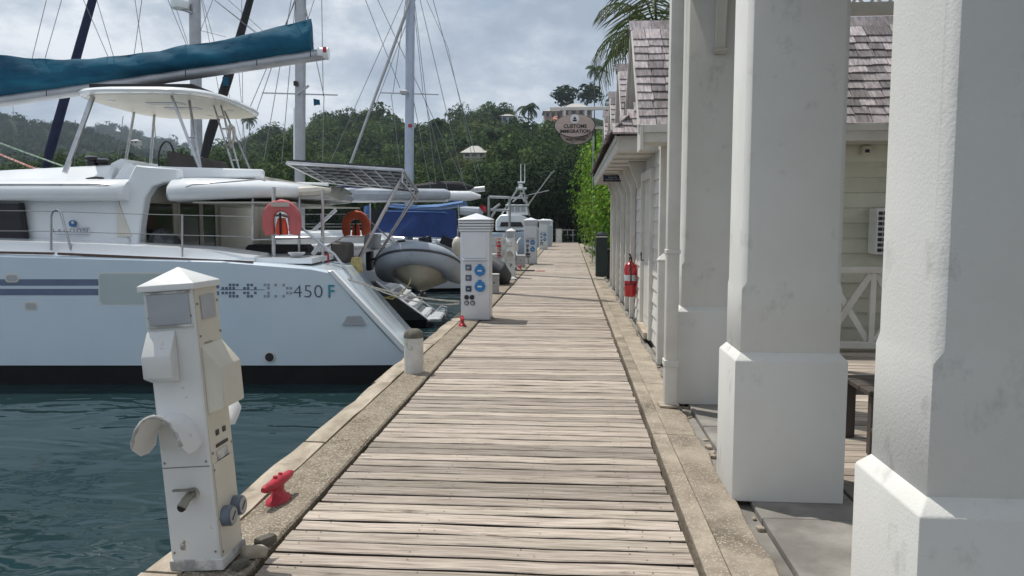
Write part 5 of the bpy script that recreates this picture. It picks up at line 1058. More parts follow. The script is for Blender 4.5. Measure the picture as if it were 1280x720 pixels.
cb_(MB().box(V(407, 317, 12.3).x, V(410.5, 317, 12.3).x, 12.25, 12.35, V(407, 332, 12.3).z, V(407, 317, 12.3).z), 'red_bottle', m_red, bevel=.01)
cb_(MB().tube([V(391, 318, 12), V(397, 310, 12), V(403, 301, 12)], .035, 8), 'rod_holder', m_pedgrey, smooth=True)
o = V(371, 327, 11.5); cb_(MB().lathe([(.12, 0), (.13, .02), (.10, .04), (.04, .10), (.12, .16), (.13, .18)], (o.x, 11.5, o.z - .04), 16), 'stern_reel', m_pedgrey, smooth=True)
tub('reel_bar', m_steel, cat_, [V(355, 326, 11.45), V(390, 328, 11.45)], .014)
cb_(MB().loft([[(V(420, 345, 13).x, y, .95), (V(440, 345, 13).x, y, .95), (V(440, 318, 13).x, y, 1.28), (V(418, 315, 13).x, y, 1.3)] for y in (12.7, 13.2)]), 'stern_box', m_seat, bevel=.03)
# steel arch with the grid of solar panels
ar = thing('solar_arch', 'steel frame with a grid of solar panels over the catamaran stern', 'solar panel', (V(440, 345, 13.3).x, 14.5, .9), view=True)
A0, A1 = V(359, 204, 13.2), V(503, 213, 13.2); B1 = V(522, 239, 16.6); B0 = V(405, 227, 16.6)
for k, (p, q_) in enumerate(((A0, A1), (A1, B1), (B1, B0), (B0, A0))): MB().tube([p, q_], .032, 8).build('frame_tube', m_steel, ar, smooth=True, fix=False)
for k in range(1, 6): f = k / 6; MB().bar(A0.lerp(B0, f), A1.lerp(B1, f), .05, .03).build('cross_bar', m_steel, ar)
for k in range(1, 8): f = k / 8; MB().bar(A0.lerp(A1, f), B0.lerp(B1, f), .03, .03).build('long_bar', m_steel, ar)
nrm = Vector((0, 0, .04))
for i in range(4):
    for j in range(3):
        c4 = [A0.lerp(A1, f).lerp(B0.lerp(B1, f), g_) + nrm for f, g_ in ((i/4+.008, j/3+.01), ((i+1)/4-.008, j/3+.01), ((i+1)/4-.008, (j+1)/3-.01), (i/4+.008, (j+1)/3-.01))]
        MB().add(c4 + [q_ + Vector((0, 0, .03)) for q_ in c4], [(3, 2, 1, 0), (4, 5, 6, 7), (0, 1, 5, 4), (1, 2, 6, 5), (2, 3, 7, 6), (3, 0, 4, 7)]).build('panel', m_ribdark, ar)
for p, q_ in ((A1 + (B1 - A1) * .1, V(436, 347, 13.4)), (B1, V(468, 326, 16.5))): tub('leg', m_steel, ar, [p, q_], .030, 8)
for k in range(5): f = k / 4; p = A1.lerp(B1, f); MB().bar(p - Vector((0, 0, .02)), p - Vector((0, 0, .20)), .02).build('edge_upright', m_steel, ar)
tub('frame_tube', m_steel, ar, [A1 - Vector((0, 0, .2)), B1 - Vector((0, 0, .2))], .018)
# horseshoe buoys on the rails
def horseshoe(label, u, v, D, wd, ht_, mat):
    c = V(u, v, D); t = thing('horseshoe_buoy', label, 'life buoy', c, view=True, group='horseshoe life buoys'); rw, rh = wd / 2 - .1, ht_
    pts = []
    for i in range(15):
        if i < 3: pts.append(c + Vector((rw * (.90 + .05 * i), 0, -.24 + .08 * i)))
        elif i > 11: pts.append(c + Vector((-rw * (1.0 - .05 * (i - 12)), 0, -.08 - .08 * (i - 12))))
        else: a = R(180 * (i - 3) / 8); pts.append(c + Vector((rw * math.cos(a), 0, rw * math.sin(a) * 1.0)))
    rings = []
    for i, p in enumerate(pts):
        d = (pts[min(14, i+1)] - pts[max(0, i-1)]).normalized(); n_ = Vector((0, 1, 0)); s = d.cross(n_)
        k = .75 if i in (0, 14) else 1
        rings.append([p + s * (.095 * k * math.copysign(abs(math.cos(b))**.7, math.cos(b))) + n_ * (.055 * k * math.copysign(abs(math.sin(b))**.7, math.sin(b))) for b in [2*math.pi*j/14 for j in range(14)]])
    MB().loft(rings).build('ring', mat, t, smooth=True, sharp=70)
    MB().box(c.x - .14, c.x + .14, D - .066, D - .05, c.z + rw*1.05 - .03, c.z + rw*1.05 + .035).build('label_patch', m_oval2 if mat is m_pink else m_orange, t)
    MB().loft([[(c.x + dx*k, D + dy*k, z) for dx, dy in ((-.075, -.05), (.075, -.05), (.075, .05), (-.075, .05))] for k, z in ((.7, c.z + .02), (.9, c.z - .05), (1.15, c.z - .18), (1.1, c.z - .24))]).build('light_bag', m_orangefl, t, bevel=.01)
    MB().box(c.x - .015, c.x + .015, D - .075, D - .058, c.z - .24, c.z + .10).build('strap', m_black, t); return t
horseshoe('faded red horseshoe life buoy on the near stern rail', 352, 274, 11.85, .62, .6, m_pink); horseshoe('orange horseshoe life buoy hung on the far stern rail', 445, 281, 16.9, .64, .6, m_orange)
# wrapped bundle and deck bag
wb = V(195, 300, 12.3); 
wmat = M('clear_plastic_wrap', (.05, .055, .06), .18, col2=(.16, .17, .18), scale=5, lo=.5, hi=.7, bump=1, bscale=7, stretch=(2, 1, .6))
b = MB(); rings = []
for k, (hgt, rr) in enumerate(((0, .26), (.12, .30), (.26, .29), (.36, .22), (.42, .10), (.44, .02))): rings.append([(wb.x + .02 + rr * math.cos(a) * (1 + .06 * math.sin(3*a + k)), 12.45 + rr * .9 * math.sin(a), 1.075 + hgt + .015 * math.sin(5*a + k)) for a in [2*math.pi*i/22 for i in range(22)]])
tag(b.loft(rings).build('wrapped_barbecue', wmat, None, smooth=True, sharp=60), 'dark bundle wrapped in clear plastic in the catamaran cockpit', 'bundle').matrix_world = RZ
# dinghy hung athwartships at the stern
dg = thing('dinghy', 'grey inflatable dinghy hanging behind the catamaran stern', 'dinghy', V(517, 340, 14.5), view=True)
dcx = V(519, 330, 13.4).x; dz = V(519, 330, 13.4).z; tr_ = .205
def tubept(s):                                      # s from -1 (stern left) over the bow (0) to +1 (stern right)
    a = abs(s); sg = 1 if s > 0 else -1
    if a < .42: ang = a / .42 * math.pi / 2; return Vector((dcx + sg * .60 * math.sin(ang), 13.25 + .75 * (1 - math.cos(ang)), dz + .20 - .36 * (1 - math.cos(ang))))
    f = (a - .42) / .58; return Vector((dcx + sg * (.60 + .02 * f), 14.0 + 2.2 * f, dz - .16 - .22 * f))
ss_ = [-1 + 2 * i / 40 for i in range(41)]; pts = [tubept(s) for s in ss_]
MB().tube(pts, [tr_ * (.55 if i in (0, 40) else .9 if i in (1, 39) else 1) for i in range(41)], 18).build('tube', m_rib, dg, smooth=True, fix=False)
def off_tube(dz_, out, r, n, m_):
    P = []
    for i, p in enumerate(pts):
        d = (pts[min(40, i+1)] - pts[max(0, i-1)]); s = d.cross(Vector((0, 0, 1))).normalized(); P.append(p - s * out * (1) + Vector((0, 0, dz_)))
    MB().tube(P, r, 6).build(n, m_, dg, smooth=True, fix=False)
off_tube(.06, tr_ * -.97, .022, 'rub_strake', m_ribdark); off_tube(.06, tr_ * .97, .022, 'rub_strake', m_ribdark)
rings = []
for k, (y, hw2, kz, sz) in enumerate(((13.36, .10, -.10, .02), (13.50, .36, -.38, -.06), (13.80, .52, -.52, -.14), (14.8, .56, -.60, -.26), (16.1, .56, -.66, -.36))): rings.append([(dcx - hw2, y, dz + sz), (dcx - hw2 * .55, y, dz + (sz + kz) / 2 - .03), (dcx, y, dz + kz), (dcx + hw2 * .55, y, dz + (sz + kz) / 2 - .03), (dcx + hw2, y, dz + sz), (dcx, y, dz + sz + .03)])
MB().loft(rings).build('hull', m_ribhull, dg, smooth=True, sharp=50); MB().box(dcx - .45, dcx + .45, 16.05, 16.12, dz - .5, dz + .05).build('transom', m_ribhull, dg)
rg = V(486, 347, 13.2); tag(tub('painter_rope', m_ropey, None, [W(q_) for q_ in [V(462, 352, 13.3), V(464, 362, 13.2), V(474, 371, 13.1), V(490, 374, 13.1), V(503, 366, 13.1), V(512, 354, 13.15), V(513, 348, 13.2)]], .013), 'yellow rope looping under the dinghy bow', 'rope')
tag(tub('painter_rope', m_ropey, None, [W(q_) for q_ in [V(460, 350, 13.35), V(468, 365, 13.25), V(480, 372, 13.2), V(498, 370, 13.2), V(511, 356, 13.2)]], .011), 'second yellow rope strand close beneath the dinghy', 'rope')
cl = MB()
for k in range(7): x = 441 + k * 1.6; cl.tube([V(x, 322, 12.6 + .03*k), V(x - 2, 330, 12.6), V(x - 1, 342, 12.6), V(x + 2, 332 + k, 12.6), V(x, 322, 12.62)], .016, 5)
o = cl.build('rope_coil', m_ropey, None, smooth=True, fix=False); o.matrix_world = RZ; tag(o, 'coil of yellow rope hanging on the stern rail', 'rope')
def line(label, pts, r=.012, m_=m_rope): tag(tub('mooring_line', m_, None, [W(q_) for q_ in pts], r), label, 'rope')
line('white mooring line from the near hull to the square pedestal', sag(V(400, 336, 11.4), V(574, 377, 12.6), .10, 12), .016)
line('doubled mooring line with dark chafe guards below the dinghy', sag(V(430, 341, 12.2), V(574, 380, 12.7), .16, 12), .012)
fl = MB()
for u, v in ((527, 366), (531, 369), (525, 371)): c_ = V(u, v, 12.35); fl.lathe([(0, -.05), (.035, -.03), (.04, 0), (.035, .03), (0, .05)], (c_.x, c_.y, c_.z), 10)
o = fl.build('chafe_guard', m_blackpl, None, smooth=True); o.matrix_world = RZ; tag(o, 'cluster of small black chafe guards on the mooring line', 'chafe guard')
# ================================================================== BOATS BEHIND
def yacht(name, label, x0, x1, D, beam, zdeck, hullmat=None, cabin=None, group='yachts behind the catamaran'):
    """Bow at x0 (left), stern at x1 towards the quay."""
    t = thing(name, label, 'boat', ((x0 + x1) / 2, D + beam / 2, WL), view=True, group=group); L = x1 - x0; yc = D + beam / 2; up, lo = [], []
    for f, k, dz_ in ((0, .03, .35), (.08, .3, .3), (.2, .62, .2), (.4, .92, .08), (.6, 1, 0), (.85, .95, .02), (.97, .86, .05), (1, .84, -.12)):
        x = x0 + L * f; hw = beam / 2 * k; z = zdeck + dz_
        up.append([(x, yc - hw * .86, WL + .10), (x, yc - hw, z - .25), (x, yc - hw, z - .03), (x, yc - hw + .04, z), (x, yc + hw - .04, z), (x, yc + hw, z - .03), (x, yc + hw, z - .25), (x, yc + hw * .86, WL + .10)])
        lo.append([(x, yc - hw * .84, WL + .097), (x, yc + hw * .84, WL + .097), (x, yc, WL - .5)])
    h = MB().loft(up).build('hull', hullmat or m_gel, t, smooth=True, sharp=35); MB().loft(lo).build('bottom_paint', m_boot, h, smooth=True)
    MB().box(x0 + L*.1, x1 - .05, yc - beam*.43, yc - beam*.425, zdeck - .12, zdeck - .06).build('rubbing_strip', m_stripe, h)
    if cabin:
        a, b_, hc = cabin; ya, yb = yc - beam * .33, yc + beam * .33; z0 = zdeck - .05
        cbn = MB().loft([[(a, ya + .1, z0), (a, yb - .1, z0), (a + .5, yb - .2, z0 + hc * .9), (a + .5, ya + .2, z0 + hc * .9)], [(a + .9, ya, z0), (a + .9, yb, z0), (a + 1.1, yb - .08, z0 + hc), (a + 1.1, ya + .08, z0 + hc)], [(b_, ya, z0), (b_, yb, z0), (b_ - .12, yb - .08, z0 + hc), (b_ - .12, ya + .08, z0 + hc)]]).build('cabin', m_gel, t, bevel=.04)
        n = max(2, int((b_ - a) / 1.1))
        for k in range(n):
            xa = a + 1.1 + (b_ - a - 1.3) * k / n; MB().box(xa, xa + (b_ - a - 1.3) / n - .12, ya - .004, ya + .06, z0 + hc * .35, z0 + hc * .82).build('window', m_glass, cbn)
    for k in range(6):
        x = x0 + L * (.22 + .74 * k / 5); tub('stanchion', m_steel, t, [(x, yc - beam*.45, zdeck - .02), (x, yc - beam*.45, zdeck + .62)], .016, 5)
    for z in (.34, .6): tub('guard_line', m_wire, t, [(x0 + L*.22, yc - beam*.45, zdeck + z), (x1 - .15, yc - beam*.45, zdeck + z)], .009, 5)
    return t
def rig(t, u, D, z0, r, spreader=None, mat=None, stays=(), top=22):
    b = V(u[0], 200, D); tp = V(u[1], 0, D); k = (top - b.z) / (tp.z - b.z); q_ = b + (tp - b) * k; lo = b + (tp - b) * ((z0 - b.z) / (tp.z - b.z))
    m_ = MB().tube([lo, q_], r, 12).build('mast', mat or m_alu, t, smooth=True, fix=False)
    if spreader:
        v, hw = spreader; c = V(u[0] + (u[1]-u[0])*(200-v)/200, v, D); MB().bar(c - Vector((hw, .25, 0)), c + Vector((hw, .25, .02)), .05, .03).build('spreader', m_alu, m_)
    for (ua, va, ub, vb) in stays: tub('stay', m_wire, t, [V(ua, va, D), V(ub, vb, D)], .011, 5)
    return m_
def roll(t, n, m_, pts, r): return MB().tube(pts, r, 10).build(n, m_, t, smooth=True, fix=False)
# A: white catamaran-like yacht right behind, mast at the picture's left third
a_ = yacht('sailing_yacht', 'white yacht with dark cabin windows right behind the catamaran', V(120, 300, 21).x, V(470, 300, 21).x, 20.6, 4.2, V(350, 296, 20.6).z)
cA = MB().loft([[(x, 21.0, 1.1), (x, 24.2, 1.1), (x + s, 24.0, 2.2), (x + s, 21.15, 2.2)] for x, s in ((V(200, 290, 21).x, .4), (V(321, 290, 21).x, -.05))]).build('cabin', m_gel, a_, bevel=.05)
for u0, u1 in ((285, 299), (301, 318)): MB().box(V(u0, 260, 21.05).x, V(u1, 260, 21.05).x, 20.98, 21.3, V(0, 286, 21.05).z, V(0, 249, 21.05).z).build('window', m_glass, cA)
MB().box(V(190, 240, 20.9).x, V(324, 240, 20.9).x, 20.7, 24.4, V(0, 246, 20.9).z, V(0, 238, 20.9).z).build('cabin_top', m_gel, a_, bevel=.04); MB().box(V(270, 240, 20.6).x, V(322, 240, 20.6).x, 20.62, 20.69, V(0, 239.5, 20.6).z, V(0, 236.5, 20.6).z).build('blue_trim', m_blue, a_)
rig(a_, (375, 376), 22, 1.0, .15, (118, 1.0), stays=((370, -5, 300, 200), (352, 205, 370, -5), (378, -5, 405, 120), (405, 120, 402, 250), (330, 200, 365, -5), (402, -5, 404, 120), (310, 140, 372, -5)))
roll(a_, 'furled_staysail', m_gel, [V(370, 205, 22.1), V(370, 135, 22.1)], .07); roll(a_, 'mast_strut', m_alu, [V(420, 262, 22), V(390, 290, 22)], .05); MB().bar(V(371, 118, 21.8), V(386, 107, 21.8), .07, .05).build('mast_bracket', m_alu, a_)
MB().box(V(368, 104, 21.8).x, V(372, 104, 21.8).x, 21.7, 21.85, V(0, 107.5, 21.8).z, V(0, 102, 21.8).z).build('deck_light', m_blackpl, a_)
bA = roll(a_, 'boom_bag', m_greycov, [V(330, 243, 21.5), V(400, 242, 21.5), V(470, 243, 21.5), V(556, 243.5, 21.5), V(563, 243.5, 21.5)], [.16, .17, .18, .17, .10]); roll(a_, 'boom', m_gel, [V(330, 251, 21.5), V(560, 250, 21.5)], .06)
fb_ = MB(); cA_ = V(389, 127, 21.9)
ring = [[(V(389 + 8*f, 0, 21.9).x, 21.9 + .04*math.sin(6*f), V(0, 123 + 2*f, 21.9).z), (V(389 + 8*f, 0, 21.9).x, 21.9 + .04*math.sin(6*f) + .006, V(0, 123 + 2*f, 21.9).z), (V(389 + 8*f, 0, 21.9).x, 21.9 + .04*math.sin(6*f+1) + .006, V(0, 132 - f, 21.9).z), (V(389 + 8*f, 0, 21.9).x, 21.9 + .04*math.sin(6*f+1), V(0, 132 - f, 21.9).z)] for f in (0, .33, .66, 1)]
o = fb_.loft(ring).build('flag', m_teal, None); o.matrix_world = RZ; tag(o, 'small teal flag flying right of the second mast', 'flag')
# pale deck clutter on its afterdeck
MB().box(V(330, 290, 20.9).x, V(430, 290, 20.9).x, 20.95, 23.5, V(0, 299, 20.9).z, V(0, 289, 20.9).z).build('deck_house', m_gel, a_, bevel=.05); MB().box(V(292, 287, 20.8).x, V(311, 287, 20.8).x, 20.75, 21.0, V(0, 291, 20.8).z, V(0, 287, 20.8).z).build('blue_cushion', m_blue, a_, bevel=.02)
MB().box(V(330, 316, 20.4).x, V(424, 316, 20.4).x, 20.35, 20.6, V(0, 345, 20.4).z, V(0, 313, 20.4).z).build('cream_topside_panel', m_gelcream, a_, bevel=.03)
# B: yacht with the blue canopy, mast right of it
b_t = yacht('sailing_yacht', 'yacht under a royal blue canopy with side curtain', V(300, 300, 27).x, V(590, 300, 27).x, 25.8, 3.8, V(520, 306, 26).z)
cp0, cp1 = V(484, 258, 26.2), V(575, 254, 26.2); cn = []
tp = MB().loft([[(V(u, 0, 26).x, 25.9 + e_, V(0, v + dv, 26).z) for e_, dv in ((0, 0), (.9, -4), (1.8, -5), (2.7, -4), (3.6, 0), (3.6, 1), (0, 1))] for u, v in ((480, 258), (510, 260.5), (545, 258.5), (576, 254))]).build('canopy_top', m_bluetop, b_t, smooth=True, sharp=40)
def cloth(pts_top, pts_bot, D, n, m_, par, amp=.06, th=.02):
    rings = []; k = 14
    for i in range(k + 1):
        f = i / k; a = V(*pts_top[0], D).lerp(V(*pts_top[1], D), f); b2 = V(*pts_bot[0], D).lerp(V(*pts_bot[1], D), f); ring = []
        for j in range(6): g_ = j / 5; p = a.lerp(b2, g_); p.y += amp * math.sin(f * 9 + g_ * 2) * g_ - .25 * g_; ring.append(p)
        rings.append(ring + [p + Vector((0, th, 0)) for p in ring[::-1]])
    return MB().loft(rings).build(n, m_, par, smooth=True, sharp=60)
cloth(((485, 262), (570, 262)), ((467, 294), (573, 298)), 25.9, 'side_curtain', m_blue, b_t); cloth(((462, 262), (484, 260)), ((464, 293), (466, 293)), 26.6, 'front_curtain', m_black, b_t, .02); cloth(((455, 258), (463, 256)), ((455, 275), (463, 285)), 26.8, 'blue_flap', m_bluetop, b_t, .02)
MB().tube([V(485, 264, 25.8), V(557, 265.5, 25.75), V(560, 268, 25.75)], .02, 5).build('curtain_piping', m_bluetop, b_t, fix=False)
for u in (484, 573, 463): tub('canopy_pole', m_steel, b_t, [V(u, 254, 26.1), V(u, 305, 26.1)], .025)
rig(b_t, (511.5, 513), 26.5, 1.0, .155, (117.5, .95), m_alublue, stays=((517, -5, 437, 210), (521, -5, 470, 130), (508, -10, 412, 205), (518, 0, 545, 230), (524, -5, 580, 232), (540, -5, 600, 215), (489, 118, 500, 205), (529, 118, 516, -5), (491, 118, 508, -5), (531, 124, 560, 240), (516, 120, 540, 245), (470, -5, 585, 240), (455, -5, 500, 110)))
roll(b_t, 'whisker_pole', m_alu, [V(513, 0, 26.2), V(438, 205, 26.2)], .045); MB().box(V(500, 116, 26.1).x, V(510, 116, 26.1).x, 26, 26.3, V(0, 118, 26.1).z, V(0, 112.5, 26.1).z).build('radar_reflector', m_pedgrey, b_t, bevel=.04); MB().box(V(510, 157, 26.3).x, V(515, 157, 26.3).x, 26.325, 26.34, V(0, 159, 26.3).z, V(0, 155, 26.3).z).build('red_sticker', m_red, b_t)
roll(b_t, 'boom_cover', m_navy, [V(415, 240, 26.6), V(440, 236, 26.6), V(480, 232, 26.6), V(510, 228, 26.6)], [.16, .26, .32, .36]); roll(b_t, 'boom', m_alu, [V(415, 247, 26.6), V(510, 243, 26.6)], .09)
roll(b_t, 'stowed_dinghy_roll', m_gel, [V(548, 246, 26), V(560, 245, 26), V(588, 245, 26), V(601, 246, 26)], [.08, .18, .17, .06])
# deck clutter under the canopy
for k in range(16):
    u = random.uniform(470, 572); v = random.uniform(300, 316); c = V(u, v, 25.6); s = random.uniform(.1, .28)
    MB().boxm((s * 1.6, .2, s), Matrix.Translation(c) @ Matrix.Rotation(random.uniform(-.6, .6), 4, 'Y')).build('deck_gear', random.choice((m_black, m_pedgrey, m_gel, m_seat, m_greysock)), b_t, bevel=.02)
ob = thing('outboard_engine', 'grey outboard motor clamped on the stern rail behind the rope coil', 'outboard motor', V(462, 330, 16.2), view=True)
MB().loft([[(V(u, 0, 16.2).x + dx, y, V(0, v, 16.2).z) for dx, y in ((-.14, 16.0), (.14, 16.0), (.14, 16.5), (-.14, 16.5))] for u, v in ((461, 312), (460, 305), (461, 296), (463, 292.5))]).build('cowl', m_pedgrey, ob, bevel=.04); MB().box(V(458, 312, 16.2).x, V(465, 312, 16.2).x, 16.1, 16.4, V(0, 338, 16.2).z, V(0, 312.5, 16.2).z).build('shaft', m_blackpl, ob, bevel=.02)
MB().bar(V(462, 325, 16.1), V(480, 322, 16.0), .05, .05).build('tiller', m_blackpl, ob)
# C: yacht far left, tall mast with radar
c_t = yacht('sailing_yacht', 'yacht hidden behind the catamaran cabin with a radar on its mast', V(-60, 300, 29).x, V(330, 300, 29).x, 28.5, 4.0, .75, cabin=(V(80, 0, 29).x, V(260, 0, 29).x, .7))
rig(c_t, (246, 243.5), 30, 1.0, .215, stays=((215, -5, 235, 55), (268, -5, 250, 40), (250, -10, 290, 200), (250, 38, 282, 46), (280, -5, 330, 40), (262, -5, 320, 40), (302, -10, 304, 200), (296, 60, 308, 200), (252, -5, 320, 240)))
rd = V(225, 5, 29.6); MB().lathe([(.02, -.20), (.30, -.17), (.34, -.05), (.33, .08), (.2, .17), (0, .19)], (rd.x, rd.y, rd.z), 20).build('radar_dome', m_gel, c_t, smooth=True); MB().bar(V(228, 12, 29.6), V(240, 16, 29.8), .12, .06).build('radar_bracket', m_alu, c_t)
roll(c_t, 'furled_jib', m_black, [V(316, -12, 29), V(285, 98, 29), V(262, 170, 29), V(255, 197, 29)], [.12, .17, .18, .14]); MB().box(V(278, 98, 28.7).x, V(285, 98, 28.7).x, 28.7, 28.75, V(0, 107, 28.7).z, V(0, 96, 28.7).z).build('jib_tag', m_teal, c_t)
c2 = yacht('sailing_yacht', 'yacht at far left with a navy furled jib', V(-420, 300, 25).x, V(60, 300, 25).x, 24.6, 3.9, .75, cabin=(V(-300, 0, 25).x, V(-60, 0, 25).x, .6))
roll(c2, 'furled_jib', m_navy, [V(119, -12, 25), V(88, 98, 25), V(62, 190, 25), V(57, 210, 25)], [.12, .14, .15, .11]); tub('pulpit', m_steel, c2, [V(54, 203, 25), V(64, 216, 25)], .03)
rig(c2, (-120, -120), 25.5, 1.0, .16, stays=((168, -5, 180, 75), (178, -5, 166, 80), (94, 150, 93, 215), (154, 145, 145, 215), (200, 175, 195, 215), (200, 250, 193, 150)))
# D: farther yachts: black boom cover, gallows frame
d_t = yacht('sailing_yacht', 'yacht with black boom cover and steel gallows behind the pedestal', V(440, 300, 36).x, V(640, 300, 36).x, 35, 3.8, V(600, 300, 35).z, cabin=(V(480, 0, 36).x, V(590, 0, 36).x, .5))
roll(d_t, 'boom_cover', m_black, [V(520, 237, 35), V(545, 236, 35), V(575, 234.5, 35), V(594, 236, 35)], [.25, .36, .30, .08]); roll(d_t, 'boom', m_alu, [V(500, 247, 35), V(606, 236, 35)], .13)
for a, b2 in (((611, 246), (611, 300)), ((637, 246), (637, 300)), ((611, 246), (637, 247)), ((613, 262), (637, 263)), ((620, 262), (606, 285)), ((625, 255), (616, 262))): tub('gallows_tube', m_alu, d_t, [V(*a, 35), V(*b2, 35)], .055, 8)
roll(d_t, 'grey_roll', m_greycov, [V(575, 263, 34.5), V(598, 265, 34.5), V(603, 268, 34.5)], [.2, .24, .1])
rig(d_t, (511, 512.5), 36, 1, .12, stays=((560, 60, 600, 240), (531, -5, 560, 60)))
for k, (u, v, D, w_, h, m_, lb) in enumerate(((600, 259, 34, 7, 7, m_red, 'small red flag on the steel gallows'),)):
    rings = [[(V(u + w_*f, 0, D).x, D + .06*math.sin(5*f) + dy, V(0, v + dv + 3*f, D).z) for dy, dv in ((0, -h/2), (.01, -h/2), (.01, h/2), (0, h/2))] for f in (0, .3, .6, 1)]
    o = MB().loft(rings).build('flag', m_, None); o.matrix_world = RZ; tag(o, lb, 'flag')
m_flag = M('striped_flag_cloth', (.55, .05, .06), .8, col2=(.6, .6, .58), scale=6, lo=.48, hi=.52, stretch=(1, .2, 5))
rings = [[(V(619 + 6*f + j*.35, 0, 20.5).x, 20.5 + .05*math.sin(7*f + j) , V(0, 298 + 5*j, 20.5).z) for j in range(6)] + [(V(619 + 6*f + j*.35, 0, 20.5).x, 20.51 + .05*math.sin(7*f + j), V(0, 298 + 5*j, 20.5).z) for j in range(5, -1, -1)] for f in (0, .25, .5, .75, 1)]
o = MB().loft(rings).build('flag', m_flag, None, smooth=True); o.matrix_world = RZ; tag(o, 'red and white striped flag hanging behind the first square pedestal', 'flag')
# hull of a smaller white boat behind the pedestal with dark gear and a second dinghy
e_t = yacht('motor_boat', 'low white boat with white fender rails behind the first square pedestal', V(500, 320, 30).x, V(632, 320, 30).x, 29, 3.0, V(600, 318, 29).z, group='small boats by the quay')
dg2 = thing('dinghy', 'dark grey inflatable dinghy moored past the first square pedestal', 'dinghy', V(622, 352, 20.2), view=True)
p2 = [V(600, 330, 20) , V(612, 330, 19.7), V(624, 336, 19.6), V(630, 345, 19.8), V(628, 350, 20.4), V(612, 347, 21), V(600, 345, 21.2)]
MB().tube(p2, [.15, .21, .21, .2, .21, .21, .15], 12).build('tube', m_ribdark, dg2, smooth=True, fix=False); MB().loft([[(q_.x, q_.y + dy, q_.z - .15 + dz2) for dy, dz2 in ((-.1, 0), (.6, 0), (.5, -.3), (0, -.3))] for q_ in (p2[0], p2[1], p2[2])]).build('floor', m_ribhull, dg2)
tub('boarding_ladder', m_gel, e_t, [V(574, 300, 22), V(566, 318, 22), V(570, 330, 22)], .03)
fn = thing('fender', 'cream oval fender hanging left of the square pedestal', 'fender', V(572, 311, 18), view=True); c_ = V(571.5, 308, 18); MB().lathe([(0, -.22), (.08, -.19), (.12, -.08), (.12, .08), (.08, .18), (.03, .22), (0, .23)], (c_.x, c_.y, c_.z), 16).build('body', m_pedcream, fn, smooth=True); tub('lanyard', m_rope, fn, [c_ + Vector((0, 0, .22)), c_ + Vector((.05, .1, .7))], .01)
# E: sport fishing boat with tower, lying at an angle
SF = thing('fishing_boat', 'white sport fishing boat with tall tower and outriggers', 'boat', V(655, 310, 52), view=True, group='small boats by the quay')
DS_ = 50.0
def sx(u): return V(u, 280, DS_).x
def sz(v): return V(650, v, DS_).z
yy0, yy1 = DS_ - 1.6, DS_ + 1.8
up = []
for f, k, dz_ in ((0, .04, .5), (.12, .45, .4), (.3, .8, .22), (.6, 1, .05), (1, .95, 0)):
    x = sx(690) + (sx(612) - sx(690)) * f; hw = 1.7 * k; z = sz(291) + dz_; up.append([(x, DS_ - hw * .8, WL + .05), (x, DS_ - hw, z - .1), (x, DS_ - hw + .05, z), (x, DS_ + hw - .05, z), (x, DS_ + hw, z - .1), (x, DS_ + hw * .8, WL + .05)])
m_palehull = M('pale_blue_hull', (.42, .50, .60), .3, col2=(.38, .46, .56), scale=1)
MB().loft(up).build('hull', m_palehull, SF, smooth=True, sharp=40)
cab = MB().loft([[(sx(u), yy0 + .2 + s, sz(v)) for s in (0,)] + [(sx(u), yy1 - .2, sz(v)), (sx(u), yy1 - .3, sz(v2)), (sx(u), yy0 + .3, sz(v2))] for u, v, v2 in ((620, 288, 276), (626, 288, 268.5), (650, 288, 268), (664, 288, 275), (672, 288, 284))]).build('cabin', m_gel, SF, bevel=.06)
MB().prism([(sx(625), sz(283)), (sx(654), sz(283)), (sx(651), sz(277.5)), (sx(627), sz(277.5))], 'y', yy0 + .12, yy0 + .3).build('window_band', m_glass, cab)
MB().box(sx(660), sx(683), yy0 + 1.1, yy1 - 1.1, sz(277), sz(274.5)).build('pulpit', m_gel, SF, bevel=.03)
fbx = MB().loft([[(sx(633), yy0 + .5, sz(269)), (sx(633), yy1 - .5, sz(269)), (sx(635), yy1 - .6, sz(258)), (sx(635), yy0 + .6, sz(258))], [(sx(660), yy0 + .5, sz(269)), (sx(660), yy1 - .5, sz(269)), (sx(658), yy1 - .6, sz(258)), (sx(658), yy0 + .6, sz(258))]]).build('flybridge', m_gel, SF, bevel=.04)
for u in (637, 644, 651): MB().box(sx(u), sx(u + 5.5), yy0 + .5, yy0 + .62, sz(265), sz(259)).build('flybridge_window', m_pedgrey, fbx)
MB().box(sx(632), sx(661), yy0 + .5, yy1 - .5, sz(257.6), sz(256)).build('hardtop', m_gel, SF, bevel=.02)
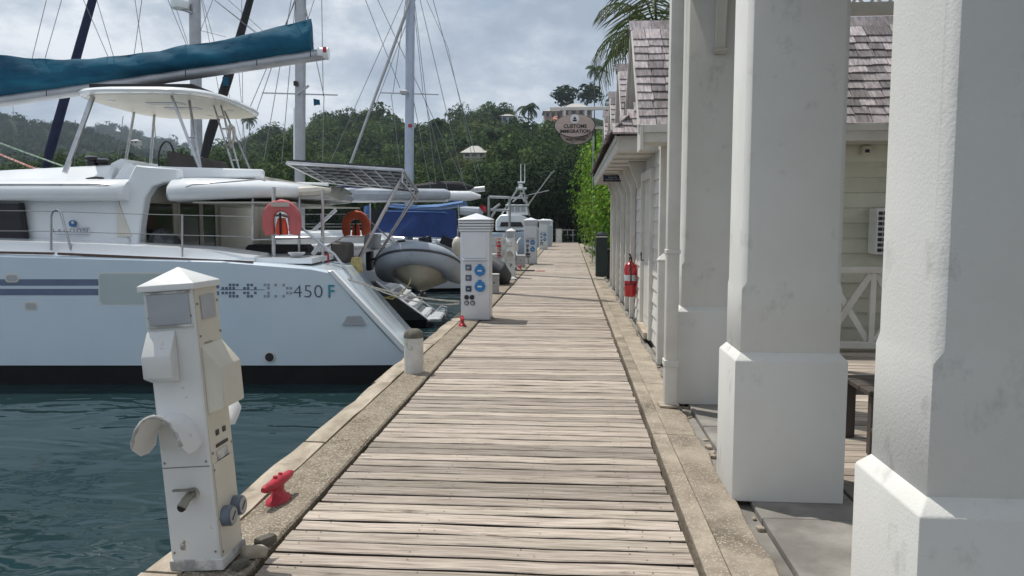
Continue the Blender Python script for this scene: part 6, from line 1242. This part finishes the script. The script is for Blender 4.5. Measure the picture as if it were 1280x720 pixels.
for a, b2 in (((633, 257), (648, 236)), ((660, 257), (654, 236)), ((627, 268), (649, 232)), ((662, 270), (653, 232)), ((635, 247), (660, 247)), ((650, 240), (656, 252)), ((655, 240), (641, 252))):
    for yy in (yy0 + .7, yy1 - .7): p, q_ = V(*a, DS_), V(*b2, DS_); p.y = yy; q_.y = yy; tub('tower_leg', m_steel, SF, [p, q_], .035, 6)
MB().box(sx(645), sx(658), yy0 + .8, yy1 - .8, sz(237), sz(235)).build('tower_platform', m_gel, SF, bevel=.02); MB().box(sx(647), sx(656), yy0 + 1, yy1 - 1, sz(229), sz(227.5)).build('tower_top', m_gel, SF, bevel=.02); MB().box(sx(648), sx(653), DS_ - .3, DS_ + .3, sz(235), sz(230)).build('tower_seat', m_gel, SF, bevel=.02)
for u in (651, 656): tub('antenna', m_gel, SF, [V(u, 228, DS_), V(u, 205, DS_)], .025)
for a, b2 in (((650, 268), (693, 213)), ((655, 264), (690, 215)), ((655, 245), (686, 238))): tub('outrigger', m_steel, SF, [V(*a, DS_ - .5), V(*b2, DS_ - .8)], .03)
# dock stand with white rails left of the narrow far pedestal
rk = thing('gangway_rail', 'white slatted gangway beside the narrow far pedestal', 'gangway', W(V(638, 330, 24)))
for z in (.25, .62, 1.0): MB().box(-3.2, -2.05, 24.2, 24.26, z, z + .14).build('rail', m_whitewood, rk)
for x in (-3.15, -2.6, -2.1): MB().box(x - .04, x + .04, 24.265, 24.34, -.8, 1.25).build('post', m_whitewood, rk)
MB().box(-3.2, -2.02, 24.35, 25.2, .0, .06).build('tread', m_alu, rk)

# ================================================================== AIR
hz = MB().box(-2300, 2300, -60, 2600, -4, 260); hm = bpy.data.materials.new('haze'); hm.use_nodes = True; t = hm.node_tree; t.nodes.clear()
ho = N(t, 'ShaderNodeOutputMaterial'); pv = N(t, 'ShaderNodeVolumePrincipled'); pv.inputs['Color'].default_value = (.72, .86, 1, 1); pv.inputs['Density'].default_value = .0003; t.links.new(pv.outputs[0], ho.inputs['Volume'])
o = hz.build('haze', hm); tag(o, kind='stuff')
